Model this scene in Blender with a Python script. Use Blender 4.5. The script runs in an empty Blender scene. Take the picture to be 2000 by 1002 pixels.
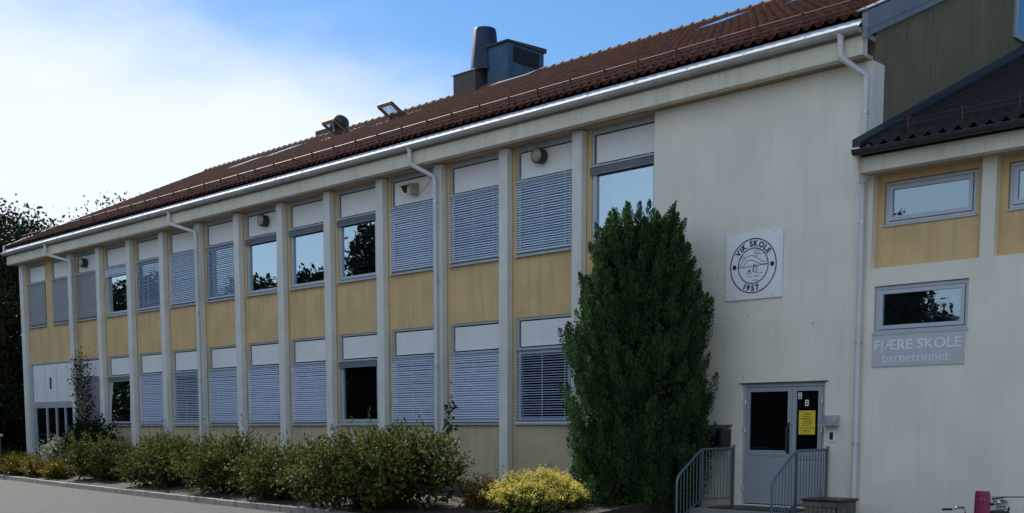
import bpy, math, random
import numpy as np
from mathutils import Vector, Matrix
rad = math.radians
S = bpy.context.scene
col = S.collection

# ------------------------------------------------------------------ camera
cd = bpy.data.cameras.new('camera'); cam = bpy.data.objects.new('camera', cd); col.objects.link(cam)
YAW, PITCH, ROLL, F, PX, PY = 44.68371, -5.91822, -0.0192, 2242.536, 1000.0, 1068.395
cam.location = (16.16187, -18.38848, 1.75)
fw = Vector((-math.sin(rad(YAW))*math.cos(rad(PITCH)), math.cos(rad(YAW))*math.cos(rad(PITCH)), math.sin(rad(PITCH))))
rt = Vector((math.cos(rad(YAW)), math.sin(rad(YAW)), 0)); up = rt.cross(fw)
rt2 = rt*math.cos(rad(ROLL)) + up*math.sin(rad(ROLL)); up2 = -rt*math.sin(rad(ROLL)) + up*math.cos(rad(ROLL))
cam.rotation_euler = Matrix((rt2, up2, -fw)).transposed().to_euler()
cd.sensor_fit = 'HORIZONTAL'; cd.sensor_width = 36.0; cd.lens = F/2000*36.0
cd.shift_x = -(PX-1000)/2000; cd.shift_y = (PY-501)/2000
cd.clip_start = 0.1; cd.clip_end = 3000
S.camera = cam

# ------------------------------------------------------------------ sky, sun, exposure
SUN_EL, SUN_AZ = 40.0, 9.0            # azimuth measured from -X towards +Y
sd = Vector((-math.cos(rad(SUN_AZ))*math.cos(rad(SUN_EL)), math.sin(rad(SUN_AZ))*math.cos(rad(SUN_EL)), math.sin(rad(SUN_EL))))
W = bpy.data.worlds.new('World'); S.world = W; W.use_nodes = True
nt = W.node_tree; N = nt.nodes; L = nt.links; N.clear()
def wn(t, **k):
    n = N.new(t)
    for a, v in k.items(): setattr(n, a, v)
    return n
out = wn('ShaderNodeOutputWorld'); bg = wn('ShaderNodeBackground'); bg.inputs[1].default_value = 0.095
sky = wn('ShaderNodeTexSky', sky_type='NISHITA', sun_disc=False); sky.sun_elevation = rad(SUN_EL)
sky.sun_rotation = math.atan2(sd.x, sd.y); sky.air_density = 1.0; sky.dust_density = 0.25; sky.ozone_density = 3.5
tc = wn('ShaderNodeTexCoord'); sep = wn('ShaderNodeSeparateXYZ'); L.new(tc.outputs['Generated'], sep.inputs[0])
mp = wn('ShaderNodeMapping'); mp.inputs['Scale'].default_value = (1.0, 2.2, 5.0); L.new(tc.outputs['Generated'], mp.inputs[0])
nz = wn('ShaderNodeTexNoise'); nz.inputs['Scale'].default_value = 1.9; nz.inputs['Detail'].default_value = 7; nz.inputs['Roughness'].default_value = .55
L.new(mp.outputs[0], nz.inputs['Vector'])
# bank of bright thin cloud low on the side of the sun
dot = wn('ShaderNodeVectorMath', operation='DOT_PRODUCT'); L.new(tc.outputs['Generated'], dot.inputs[0]); dot.inputs[1].default_value = (-0.93, 0.36, 0.02)
mr = wn('ShaderNodeMapRange'); L.new(dot.outputs['Value'], mr.inputs[0]); mr.inputs[1].default_value = 0.80; mr.inputs[2].default_value = 1.0; mr.inputs[3].default_value = 0.0; mr.inputs[4].default_value = 1.0
el = wn('ShaderNodeMapRange'); L.new(sep.outputs['Z'], el.inputs[0]); el.inputs[1].default_value = 0.17; el.inputs[2].default_value = 0.34; el.inputs[3].default_value = .7; el.inputs[4].default_value = 0.0; 
a1 = wn('ShaderNodeMath', operation='ADD'); L.new(el.outputs[0], a1.inputs[0]); nr = wn('ShaderNodeMapRange'); L.new(nz.outputs['Fac'], nr.inputs[0]); nr.inputs[1].default_value = .36; nr.inputs[2].default_value = .64; nr.inputs[3].default_value = .33; nr.inputs[4].default_value = .68; L.new(nr.outputs[0], a1.inputs[1])
a2 = wn('ShaderNodeMath', operation='MULTIPLY_ADD'); L.new(mr.outputs[0], a2.inputs[0]); a2.inputs[1].default_value = 0.85; L.new(a1.outputs[0], a2.inputs[2])
cf = wn('ShaderNodeMapRange'); cf.interpolation_type = 'SMOOTHSTEP'; L.new(a2.outputs[0], cf.inputs[0]); cf.inputs[1].default_value = 0.85; cf.inputs[2].default_value = 1.75; cf.inputs[3].default_value = 0.0; cf.inputs[4].default_value = 0.92
mx = wn('ShaderNodeMix', data_type='RGBA'); L.new(cf.outputs[0], mx.inputs[0]); hs = wn('ShaderNodeHueSaturation'); hs.inputs['Saturation'].default_value = 1.22; L.new(sky.outputs[0], hs.inputs['Color']); L.new(hs.outputs[0], mx.inputs[6]); mx.inputs[7].default_value = (7.2, 7.6, 8.1, 1)
# pale veil added to the sky behind the camera to brighten the facade
dv = wn('ShaderNodeVectorMath', operation='DOT_PRODUCT'); L.new(tc.outputs['Generated'], dv.inputs[0]); dv.inputs[1].default_value = (0.25, -0.95, 0.18)
vr = wn('ShaderNodeMapRange'); vr.interpolation_type = 'SMOOTHSTEP'; L.new(dv.outputs['Value'], vr.inputs[0]); vr.inputs[1].default_value = 0.0; vr.inputs[2].default_value = 0.8; vr.inputs[3].default_value = 0.0; vr.inputs[4].default_value = 0.8
vm = wn('ShaderNodeMix', data_type='RGBA'); L.new(vr.outputs[0], vm.inputs[0]); L.new(mx.outputs[2], vm.inputs[6]); vm.inputs[7].default_value = (5.3, 6.2, 7.3, 1)
L.new(vm.outputs[2], bg.inputs[0]); L.new(bg.outputs[0], out.inputs[0])
sl = bpy.data.lights.new('sun', 'SUN'); sl.energy = 5.0; sl.angle = rad(0.5); sl.color = (1.0, 0.95, 0.86)
so = bpy.data.objects.new('sun', sl); col.objects.link(so); so.rotation_euler = sd.to_track_quat('Z', 'Y').to_euler(); so.location = (-30, 10, 40)
S.view_settings.view_transform = 'Standard'; S.view_settings.look = 'None'; S.view_settings.gamma = 1; S.view_settings.exposure = 0.5
S.cycles.max_bounces = 8; S.cycles.transparent_max_bounces = 12

# ------------------------------------------------------------------ materials
def mat(name, c, rough=.7, metal=0., var=.12, scale=3., streak=0., grime=None, bump=0., bscale=40., detail=6, spec=None, island=0., trans=0., stretch=(1, 1, 1), c2=None):
    m = bpy.data.materials.new(name); m.use_nodes = True; t = m.node_tree; n = t.nodes; l = t.links
    b = n['Principled BSDF']; b.inputs['Roughness'].default_value = rough; b.inputs['Metallic'].default_value = metal
    if spec is not None: b.inputs['Specular IOR Level'].default_value = spec
    co = n.new('ShaderNodeTexCoord'); mpp = n.new('ShaderNodeMapping'); mpp.inputs['Scale'].default_value = stretch
    geo = n.new('ShaderNodeNewGeometry'); l.new(geo.outputs['Position'], mpp.inputs[0])
    no = n.new('ShaderNodeTexNoise'); no.inputs['Scale'].default_value = scale; no.inputs['Detail'].default_value = detail; l.new(mpp.outputs[0], no.inputs[0])
    rmp = n.new('ShaderNodeMapRange'); l.new(no.outputs['Fac'], rmp.inputs[0]); rmp.inputs[1].default_value = .3; rmp.inputs[2].default_value = .7
    rmp.inputs[3].default_value = 1-var; rmp.inputs[4].default_value = 1+var
    base = n.new('ShaderNodeMix'); base.data_type = 'RGBA'; base.inputs[6].default_value = (*c, 1); base.inputs[7].default_value = (*(c2 or c), 1)
    if c2:
        n2 = n.new('ShaderNodeTexNoise'); n2.inputs['Scale'].default_value = scale*.37; l.new(mpp.outputs[0], n2.inputs[0])
        r2 = n.new('ShaderNodeMapRange'); l.new(n2.outputs['Fac'], r2.inputs[0]); r2.inputs[1].default_value = .35; r2.inputs[2].default_value = .65
        if island:
            l.new(geo.outputs['Random Per Island'], base.inputs[0])
        else: l.new(r2.outputs[0], base.inputs[0])
    mul = n.new('ShaderNodeVectorMath'); mul.operation = 'SCALE'; l.new(base.outputs[2], mul.inputs[0]); l.new(rmp.outputs[0], mul.inputs['Scale'])
    last = mul.outputs[0]
    if streak:
        ms = n.new('ShaderNodeMapping'); ms.inputs['Scale'].default_value = (5.5, 5.5, .35); l.new(geo.outputs['Position'], ms.inputs[0])
        ns = n.new('ShaderNodeTexNoise'); ns.inputs['Scale'].default_value = 1.3; ns.inputs['Detail'].default_value = 5; ns.inputs['Roughness'].default_value = .65; l.new(ms.outputs[0], ns.inputs[0])
        rs = n.new('ShaderNodeMapRange'); l.new(ns.outputs['Fac'], rs.inputs[0]); rs.inputs[1].default_value = .5; rs.inputs[2].default_value = .72; rs.inputs[3].default_value = 0; rs.inputs[4].default_value = streak
        mg = n.new('ShaderNodeMix'); mg.data_type = 'RGBA'; l.new(rs.outputs[0], mg.inputs[0]); l.new(last, mg.inputs[6]); mg.inputs[7].default_value = (*(grime or (c[0]*.5, c[1]*.45, c[2]*.4)), 1)
        last = mg.outputs[2]
    if streak:   # faint board marks of the formwork
        mf = n.new('ShaderNodeMapping'); mf.inputs['Scale'].default_value = (16, 16, .5); l.new(geo.outputs['Position'], mf.inputs[0])
        nf = n.new('ShaderNodeTexNoise'); nf.inputs['Scale'].default_value = 1.0; nf.inputs['Detail'].default_value = 3; l.new(mf.outputs[0], nf.inputs[0])
        rf = n.new('ShaderNodeMapRange'); l.new(nf.outputs['Fac'], rf.inputs[0]); rf.inputs[1].default_value = .3; rf.inputs[2].default_value = .7; rf.inputs[3].default_value = 1-min(streak, .4)*.10; rf.inputs[4].default_value = 1+min(streak, .4)*.06
        sp2 = n.new('ShaderNodeTexVoronoi'); sp2.inputs['Scale'].default_value = 1.7; l.new(geo.outputs['Position'], sp2.inputs[0])
        r3 = n.new('ShaderNodeMapRange'); l.new(sp2.outputs['Distance'], r3.inputs[0]); r3.inputs[1].default_value = .02; r3.inputs[2].default_value = .05; r3.inputs[3].default_value = .6 if streak > .1 else 1.0; r3.inputs[4].default_value = 1.0
        mm_ = n.new('ShaderNodeMath'); mm_.operation = 'MULTIPLY'; l.new(rf.outputs[0], mm_.inputs[0]); l.new(r3.outputs[0], mm_.inputs[1])
        sc_ = n.new('ShaderNodeVectorMath'); sc_.operation = 'SCALE'; l.new(last, sc_.inputs[0]); l.new(mm_.outputs[0], sc_.inputs['Scale']); last = sc_.outputs[0]
    l.new(last, b.inputs['Base Color'])
    if bump:
        mb_ = n.new('ShaderNodeMapping'); mb_.inputs['Scale'].default_value = (1, 1, .12) if streak else (1, 1, 1); l.new(geo.outputs['Position'], mb_.inputs[0]); nb = n.new('ShaderNodeTexNoise'); nb.inputs['Scale'].default_value = bscale*.45 if streak else bscale; nb.inputs['Detail'].default_value = 7; l.new(mb_.outputs[0], nb.inputs[0])
        bp = n.new('ShaderNodeBump'); bp.inputs['Strength'].default_value = bump; bp.inputs['Distance'].default_value = .02; l.new(nb.outputs['Fac'], bp.inputs['Height']); l.new(bp.outputs[0], b.inputs['Normal'])
    if trans:
        tr = n.new('ShaderNodeBsdfTranslucent'); l.new(last, tr.inputs[0]); ms_ = n.new('ShaderNodeMixShader'); ms_.inputs[0].default_value = trans
        l.new(b.outputs[0], ms_.inputs[1]); l.new(tr.outputs[0], ms_.inputs[2]); l.new(ms_.outputs[0], n['Material Output'].inputs[0])
    return m
def glassmat(name, refl, tint, clear):
    m = bpy.data.materials.new(name); m.use_nodes = True; t = m.node_tree; n = t.nodes; l = t.links; n.remove(n['Principled BSDF'])
    g = n.new('ShaderNodeBsdfGlossy'); g.inputs['Roughness'].default_value = .003; g.inputs['Color'].default_value = (.74, .91, 1, 1)
    tr = n.new('ShaderNodeBsdfTransparent'); tr.inputs[0].default_value = (*tint, 1)
    fr = n.new('ShaderNodeFresnel'); fr.inputs[0].default_value = 1.5
    ad = n.new('ShaderNodeMath'); ad.operation = 'ADD'; ad.use_clamp = True; ad.inputs[1].default_value = refl; l.new(fr.outputs[0], ad.inputs[0])
    df = n.new('ShaderNodeBsdfDiffuse'); df.inputs[0].default_value = (.02, .025, .03, 1)
    m1 = n.new('ShaderNodeMixShader'); m1.inputs[0].default_value = clear; l.new(df.outputs[0], m1.inputs[1]); l.new(tr.outputs[0], m1.inputs[2])
    m2 = n.new('ShaderNodeMixShader'); l.new(ad.outputs[0], m2.inputs[0]); l.new(m1.outputs[0], m2.inputs[1]); l.new(g.outputs[0], m2.inputs[2])
    # faint waviness of a real pane
    nb = n.new('ShaderNodeTexNoise'); nb.inputs['Scale'].default_value = 1.6; bp = n.new('ShaderNodeBump'); bp.inputs['Strength'].default_value = .04; bp.inputs['Distance'].default_value = .05
    l.new(nb.outputs['Fac'], bp.inputs['Height']); l.new(bp.outputs[0], g.inputs['Normal'])
    l.new(m2.outputs[0], n['Material Output'].inputs[0]); return m
M = dict(
 cream=mat('cream_render', (.79, .76, .66), .85, var=.07, scale=.9, streak=.18, grime=(.5, .48, .4), bump=.5, bscale=55, detail=9),
 pillar=mat('pillar_render', (.70, .70, .66), .85, var=.08, scale=2, streak=.3, grime=(.40, .39, .35), bump=.5, bscale=60),
 yellow=mat('ochre_render', (.66, .47, .235), .85, var=.10, scale=1.6, streak=.62, grime=(.46, .33, .17), bump=.55, bscale=50, detail=9),
 dull=mat('lower_ochre_render', (.54, .46, .29), .85, var=.10, scale=1.6, streak=.4, grime=(.30, .27, .19), bump=.55, bscale=50, detail=9),  # less saturated ochre for the lower storey walls
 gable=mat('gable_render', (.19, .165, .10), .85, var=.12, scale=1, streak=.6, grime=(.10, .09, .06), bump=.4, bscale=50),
 beam=mat('beam_render', (.70, .67, .55), .85, var=.08, scale=1.4, streak=.25, grime=(.3, .29, .24), bump=.4),
 soffit=mat('soffit_paint', (.50, .38, .26), .8, var=.12, scale=2, stretch=(.3, 6, 1)),
 tile=mat('roof_tile', (.070, .025, .018), .95, var=.3, scale=8, bump=.35, bscale=90, c2=(.034, .015, .012), spec=.04),
 wtile=mat('shaded_roof_tile', (.012, .010, .010), .6, var=.3, scale=8, bump=.35, bscale=90, spec=.3),  # same tile as the main roof, the wing's shade put into its colour
 board=mat('grey_board', (.22, .24, .28), .7, var=.1, scale=4),
 flashing=mat('dark_flashing', (.018, .027, .03), .6, var=.2, scale=4),
 flash=mat('matt_zinc', (.46, .50, .56), .7, var=.1, scale=4, spec=.2),
 gutterpaint=mat('shaded_gutter', (.40, .40, .37), .55, var=.15, scale=3, streak=.0),  # greyer than the rim, shadow on the gutter body put into the colour
 ridge=mat('ridge_tile', (.16, .10, .08), .95, var=.25, scale=5),
 metal=mat('zinc_sheet', (.50, .53, .56), .34, metal=.75, var=.1, scale=4),
 white_metal=mat('painted_gutter', (.62, .63, .64), .35, var=.06, scale=4),
 alu=mat('aluminium_frame', (.46, .50, .55), .45, metal=.25, var=.05, scale=5),
 panel=mat('white_panel', (.78, .79, .78), .55, var=.04, scale=2, streak=.08),
 slat=mat('blind_slat', (.68, .76, .91), .4, metal=.05, var=.05, scale=6),
 slat_grey=mat('grey_blind_slat', (.33, .33, .35), .5, var=.05, scale=6),
 dark=mat('dark_metal', (.028, .03, .034), .5, var=.1),
 brown_metal=mat('brown_metal', (.15, .065, .045), .6, var=.15, scale=6),
 chim=mat('brown_cladding', (.085, .06, .055), .6, var=.15, scale=4),
 blue_steel=mat('dark_blue_steel', (.010, .022, .06), .5, metal=.2, var=.2, scale=3, streak=.3, grime=(.015, .04, .08)),
 teal_steel=mat('weathered_blue_steel', (.025, .085, .16), .55, metal=.1, var=.25, scale=3, streak=.5, grime=(.03, .06, .09)),
 wood=mat('varnished_wood', (.36, .17, .07), .5, var=.2, scale=6, stretch=(1, 8, 8)),
 asphalt=mat('asphalt', (.07, .068, .066), .9, var=.2, scale=6, bump=.9, bscale=90, c2=(.055, .054, .053), detail=12),
 concrete=mat('kerb_concrete', (.22, .21, .19), .9, var=.25, scale=5, bump=.6),
 soil=mat('soil', (.035, .027, .02), .95, var=.4, scale=10, bump=1, bscale=30),
 ground=mat('grass_ground', (.05, .07, .025), .95, var=.4, scale=3, bump=.8, bscale=20),
 lamp=mat('lamp_glass', (.30, .27, .20), .35, var=.05), lampring=mat('lamp_housing', (.035, .033, .03), .45),
 beige=mat('beige_plastic', (.42, .38, .26), .5), black=mat('black_plastic', (.012, .012, .013), .4),
 interior=mat('interior_paint', (.09, .09, .085), .9), curtain=mat('curtain_cloth', (.40, .42, .40), .9, var=.15, scale=8, stretch=(6, 6, .5)),
 signwhite=mat('sign_white', (.84, .86, .88), .4, var=.02), navy=mat('navy_ink', (.012, .02, .07), .5), signgrey=mat('sign_grey', (.50, .51, .54), .5, var=.05),
 lettering=mat('white_vinyl', (.72, .76, .82), .5), paper=mat('yellow_paper', (.75, .55, .03), .7), ink=mat('black_ink', (.05, .04, .02), .7),
 rail=mat('galvanised_rail', (.12, .16, .19), .45, metal=.4, var=.1, scale=9), step=mat('step_concrete', (.20, .20, .19), .9, var=.2, bump=.4),
 pink=mat('pink_plastic', (.26, .015, .075), .45), chrome=mat('bright_metal', (.7, .72, .75), .25, metal=.9, var=.02),
 crate=mat('weathered_boards', (.13, .12, .10), .85, var=.3, scale=8),
 bark=mat('bark', (.06, .045, .03), .9, var=.3, scale=10),
 door=mat('door_paint', (.33, .37, .40), .45, var=.05, scale=3), terracotta=mat('plant_pot', (.5, .5, .48), .6),
 glass=glassmat('window_glass', .50, (.6, .7, .75), .75), glass_dim=glassmat('dark_window_glass', .02, (.5, .55, .6), .85), glass_clear=glassmat('clear_glass', -.3, (.95, .97, 1), .98), glass_mid=glassmat('wing_window_glass', .28, (.6, .7, .75), .7),
)
def leafmat(name, a, b, rough=.5, trans=.25): return mat(name, a, rough, var=.42, scale=3.2, c2=b, island=1, trans=trans, spec=.15)
M['shrub'] = leafmat('shrub_leaf', (.010, .020, .006), (.14, .16, .035), .65, .28)
M['yellowgreen'] = leafmat('golden_leaf', (.10, .09, .012), (.20, .15, .02))
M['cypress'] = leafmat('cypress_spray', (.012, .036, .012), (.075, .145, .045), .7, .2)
M['cypress_core'] = leafmat('cypress_inner', (.022, .055, .015), (.04, .08, .02), .8, .0)  # leafy filling of the crown, inner shade put in as darker green
M['treeleaf'] = leafmat('tree_leaf', (.02, .045, .012), (.06, .085, .02))
M['conifer'] = leafmat('conifer_needle', (.006, .016, .009), (.016, .034, .014), .7, .05)
M['red'] = leafmat('spirea_leaf', (.14, .05, .03), (.10, .10, .03))
M['flower'] = leafmat('yellow_petal', (.72, .56, .06), (.66, .60, .18), .7)
M['white_leaf'] = leafmat('variegated_leaf', (.06, .09, .04), (.42, .45, .36), .5)
em = bpy.data.materials.new('lit_tube'); em.use_nodes = True
em.node_tree.nodes['Principled BSDF'].inputs['Emission Color'].default_value = (1, .95, .8, 1); em.node_tree.nodes['Principled BSDF'].inputs['Emission Strength'].default_value = 4
M['tube'] = em

# ------------------------------------------------------------------ helpers
class MB:
    def __init__(s): s.v = []; s.f = []
    def add(s, vs, fs):
        k = len(s.v); s.v += [tuple(v) for v in vs]; s.f += [tuple(i+k for i in f) for f in fs]; return s
    def box(s, x0, x1, y0, y1, z0, z1):
        v = [(x, y, z) for z in (z0, z1) for y in (y0, y1) for x in (x0, x1)]
        return s.add(v, [(0, 2, 3, 1), (4, 5, 7, 6), (0, 1, 5, 4), (2, 6, 7, 3), (0, 4, 6, 2), (1, 3, 7, 5)])
    def hexa(s, v): return s.add(v, [(3, 2, 1, 0), (4, 5, 6, 7), (0, 1, 5, 4), (1, 2, 6, 5), (2, 3, 7, 6), (3, 0, 4, 7)])
    def bar(s, a, b, w, h, upv=(0, 0, 1)):
        a = Vector(a); b = Vector(b); d = (b-a).normalized(); sd_ = d.cross(Vector(upv)).normalized(); u = sd_.cross(d)
        p = [a-sd_*w/2-u*h/2, a+sd_*w/2-u*h/2, a+sd_*w/2+u*h/2, a-sd_*w/2+u*h/2]
        return s.hexa(p + [q+(b-a) for q in p])
    def tube(s, pts, r, seg=10, cap=True):
        pts = [Vector(p) for p in pts]; k = len(s.v); n = len(pts); rr = r if isinstance(r, (list, tuple)) else [r]*n
        ref = None
        for i, p in enumerate(pts):
            d = (pts[min(i+1, n-1)]-pts[max(i-1, 0)]).normalized()
            if ref is None: ref = d.orthogonal().normalized()
            ref = (ref - d*ref.dot(d)).normalized(); b = d.cross(ref)
            for j in range(seg):
                a = 2*math.pi*j/seg; s.v.append(tuple(p + (ref*math.cos(a)+b*math.sin(a))*rr[i]))
        for i in range(n-1):
            for j in range(seg):
                j2 = (j+1) % seg; s.f.append((k+i*seg+j, k+i*seg+j2, k+(i+1)*seg+j2, k+(i+1)*seg+j))
        if cap: s.f.append(tuple(k+j for j in range(seg))[::-1]); s.f.append(tuple(k+(n-1)*seg+j for j in range(seg)))
        return s
    def poly(s, pts, d):   # prism: polygon swept by vector d
        n = len(pts); d = Vector(d); v = [Vector(p) for p in pts] + [Vector(p)+d for p in pts]
        return s.add(v, [tuple(range(n))[::-1], tuple(range(n, 2*n))] + [(i, (i+1) % n, n+(i+1) % n, n+i) for i in range(n)])
    def ell(s, c, r, u=16, w=10):
        k = len(s.v)
        for i in range(w+1):
            th = math.pi*i/w
            for j in range(u): s.v.append((c[0]+r[0]*math.sin(th)*math.cos(2*math.pi*j/u), c[1]+r[1]*math.sin(th)*math.sin(2*math.pi*j/u), c[2]+r[2]*math.cos(th)))
        for i in range(w):
            for j in range(u): s.f.append((k+i*u+j, k+(i+1)*u+j, k+(i+1)*u+(j+1) % u, k+i*u+(j+1) % u))
        return s
    def build(s, name, m, parent=None, at=(0, 0, 0), smooth=False, bevel=0):
        me = bpy.data.meshes.new(name); at = Vector(at)
        me.from_pydata([tuple(Vector(v)-at) for v in s.v], [], s.f); me.materials.append(M[m]); me.validate()
        if smooth:
            for p in me.polygons: p.use_smooth = True
            try: me.set_sharp_from_angle(angle=rad(40))
            except Exception: pass
        o = link(name, me, parent, at)
        if bevel:
            b = o.modifiers.new('bevel', 'BEVEL'); b.width = bevel; b.segments = 2; b.limit_method = 'ANGLE'
        return o
def wl(o):
    v = Vector((0, 0, 0))
    while o: v += o.location; o = o.parent
    return v
def link(name, data, parent, at):
    o = bpy.data.objects.new(name, data); col.objects.link(o); at = Vector(at)
    if parent is not None: o.parent = parent; o.location = at - wl(parent)
    else: o.location = at
    return o
def tag(o, label=None, cat=None, group=None, kind=None):
    for k, v in (('label', label), ('category', cat), ('group', group), ('kind', kind)):
        if v: o[k] = v
    return o
def thing(name, at, label, cat, group=None): return tag(link(name, None, None, at), label, cat, group)
def copy_tree(o, parent=None):
    c = o.copy(); col.objects.link(c)
    if parent is not None: c.parent = parent
    for ch in list(o.children): copy_tree(ch, c)
    return c
def npmesh(name, V, Fq, m, parent=None, at=(0, 0, 0)):
    V = np.asarray(V, np.float32) - np.asarray(at, np.float32); Fq = np.asarray(Fq, np.int32)
    me = bpy.data.meshes.new(name); me.vertices.add(len(V)); me.vertices.foreach_set('co', V.ravel())
    k = Fq.shape[1]; me.loops.add(Fq.size); me.loops.foreach_set('vertex_index', Fq.ravel())
    me.polygons.add(len(Fq)); me.polygons.foreach_set('loop_start', np.arange(0, Fq.size, k, dtype=np.int32))
    me.update(calc_edges=True); me.validate(); me.materials.append(M[m]); return link(name, me, parent, at)
def leaves(c, d, ln, wd, rng):
    """rhombic leaves: centres c, directions d"""
    n = len(c); d = d/np.linalg.norm(d, axis=1, keepdims=True); r = rng.normal(size=(n, 3)); s_ = np.cross(d, r); s_ /= np.linalg.norm(s_, axis=1, keepdims=True)
    nn = np.cross(d, s_); ln = np.broadcast_to(ln, n)[:, None]; wd = np.broadcast_to(wd, n)[:, None]
    V = np.stack([c, c+d*ln*.45+s_*wd/2-nn*wd*.15, c+d*ln, c+d*ln*.45-s_*wd/2-nn*wd*.15], 1).reshape(-1, 3)
    return V, np.arange(4*n).reshape(n, 4)
def text_mesh(txt, size, bold=0.):
    cu = bpy.data.curves.new('t', 'FONT'); cu.body = txt; cu.size = size; cu.offset = bold; cu.extrude = .0015; cu.resolution_u = 4
    o = bpy.data.objects.new('t', cu); col.objects.link(o); dg = bpy.context.evaluated_depsgraph_get(); me = bpy.data.meshes.new_from_object(o.evaluated_get(dg))
    v = [tuple(x.co) for x in me.vertices]; f = [tuple(p.vertices) for p in me.polygons]
    bpy.data.objects.remove(o); bpy.data.meshes.remove(me); bpy.data.curves.remove(cu); return v, f
random.seed(4); RNG = np.random.default_rng(7)

# ------------------------------------------------------------------ layout numbers
B = 2.1735                 # bay pitch
NP = 11                    # pillars 0..11
XL, XR = -28.45, 6.45      # ends of the main building
YW, YF = .18, .0           # recessed wall face, pillar face
ZS = 7.87                  # soffit
ZE, SL = 8.5, .456         # tile edge height, roof slope
YE, YRG = -.42, 12.2       # eave and ridge lines
def zr(y): return ZE + SL*(y-YE)
ZR = zr(YRG)
def xverge(y): return -28.62 - (y-YE)*.515   # the skewed far gable

# ------------------------------------------------------------------ ground
def kerb_y(x): return -5.24 - .112*x - .0016*(x+5)*(x+24.6)*-1 if x < 0 else -5.24 - .09*x
g = MB().box(-400, 400, -400, 400, -.3, 0).build('ground', 'asphalt'); tag(g, kind='structure')
V = []; Fs = []; nx, ny = 90, 16
for i in range(nx+1):
    x = -40 + 43*i/nx
    for j in range(ny+1):
        t = j/ny; y0 = kerb_y(x)+.16; y = y0 + (.5-y0)*t; hgt = .09 + .34*min(1, t*1.15)*(1 if x > -20 else .6) + .03*random.random()
        V.append((x, y, hgt if j > 0 else .08))
for i in range(nx):
    for j in range(ny): a = i*(ny+1)+j; Fs.append((a, a+ny+1, a+ny+2, a+1))
k = len(V)
bed = MB().add(V, Fs); bed.poly([(3, -5.3, .004), (3, .4, .004), (3, .4, .43), (3, -1.5, .4), (3, -5.3, .1)], (.15, 0, 0)); tag(bed.build('planting_bed', 'soil'), kind='structure')
kb = MB(); x = -40.0
while x < 2.9:
    x2 = min(x+.98, 3.0); a, b_ = kerb_y(x), kerb_y(x2); dz = random.uniform(-.008, .008)
    kb.hexa([(x, a, -.02), (x2, b_, -.02), (x2, b_+.15, -.02), (x, a+.15, -.02), (x, a+.02, .13+dz), (x2, b_+.02, .13+dz), (x2, b_+.15, .13+dz), (x, a+.15, .13+dz)]); x = x2+.015
tag(kb.build('kerb', 'concrete', bevel=.012), kind='structure')
tag(MB().box(-160, -30, 1.5, 160, .004, .02).build('lawn', 'ground'), kind='structure')

# ------------------------------------------------------------------ main building
bld = thing('school_building', (0, 0, 0), 'long two storey cream and ochre school building with brown tiled roof and tall white pillars', 'school building')
# walls in one bay (the ochre wall with its window holes)
def bay_wall(x0, x1, wx0, wx1, holes, skip_low=False):
    up, lo = MB(), MB()
    for lst, zz0, zz1 in ((up, 4.185, ZS), (lo, 0., 4.185)):
        hs = [h for h in holes if zz0-.1 < h[0] < zz1]
        z = zz0
        for (h0, h1) in hs:
            if h0 > z: lst.box(x0, x1, YW, .42, z, h0)
            lst.box(x0, wx0, YW, .42, h0, h1); lst.box(wx1, x1, YW, .42, h0, h1); z = h1
        if z < zz1: lst.box(x0, x1, YW, .42, z, zz1)
    up.build('upper_wall', 'yellow', bld); lo.build('lower_wall', 'dull', bld)
UZ, LZ = (5.53, 7.884), (1.85, 4.185)
for n in range(NP+1):
    tag(MB().box(-n*B-.27, -n*B, YF, YW-.002, -.1, ZS).build('pillar', 'pillar', bld, (-n*B-.13, 0, 0), bevel=.012))
tag(MB().box(-28.30, -28.0, YF, YW-.002, -.1, ZS).build('pillar', 'pillar', bld, (-28.1, 0, 0), bevel=.012))
# --- windows
blind_cache = {}
def blind_mesh(w, h, tilt):
    key = (round(w, 2), round(h, 2), tilt)
    if key in blind_cache: return blind_cache[key]
    b = MB(); pitch = .054; n = int(h/pitch); ca, sa = math.cos(rad(tilt)), math.sin(rad(tilt)); hw = .033
    rr = random.Random(n)
    for i in range(n):
        z = h - .02 - i*pitch; sag = rr.uniform(-.003, .003); ta = rad(tilt+rr.uniform(-3, 3)); ca, sa = math.cos(ta), math.sin(ta); sg_ = rr.uniform(-.0015, .0015)
        p = []
        for u, c_ in ((-1, 0), (0, .006), (1, 0)):
            yy = u*hw*ca; zz = u*hw*sa + c_
            p.append((yy, zz))
        # slat: outer (-y) edge low, inner edge high
        v = [(x_, yy, z+zz+sag+(sg_ if x_ else 0)) for x_ in (0.0, w) for (yy, zz) in p]
        b.add(v, [(0, 3, 4, 1), (1, 4, 5, 2)])
    for x_ in (.16, w/2, w-.16): b.box(x_-.004, x_+.004, -.034, -.029, 0, h)
    b.box(0, w, -.03, .03, -.035, -.012)
    me = bpy.data.meshes.new('blind'); me.from_pydata(b.v, [], b.f); blind_cache[key] = me; return me
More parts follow.
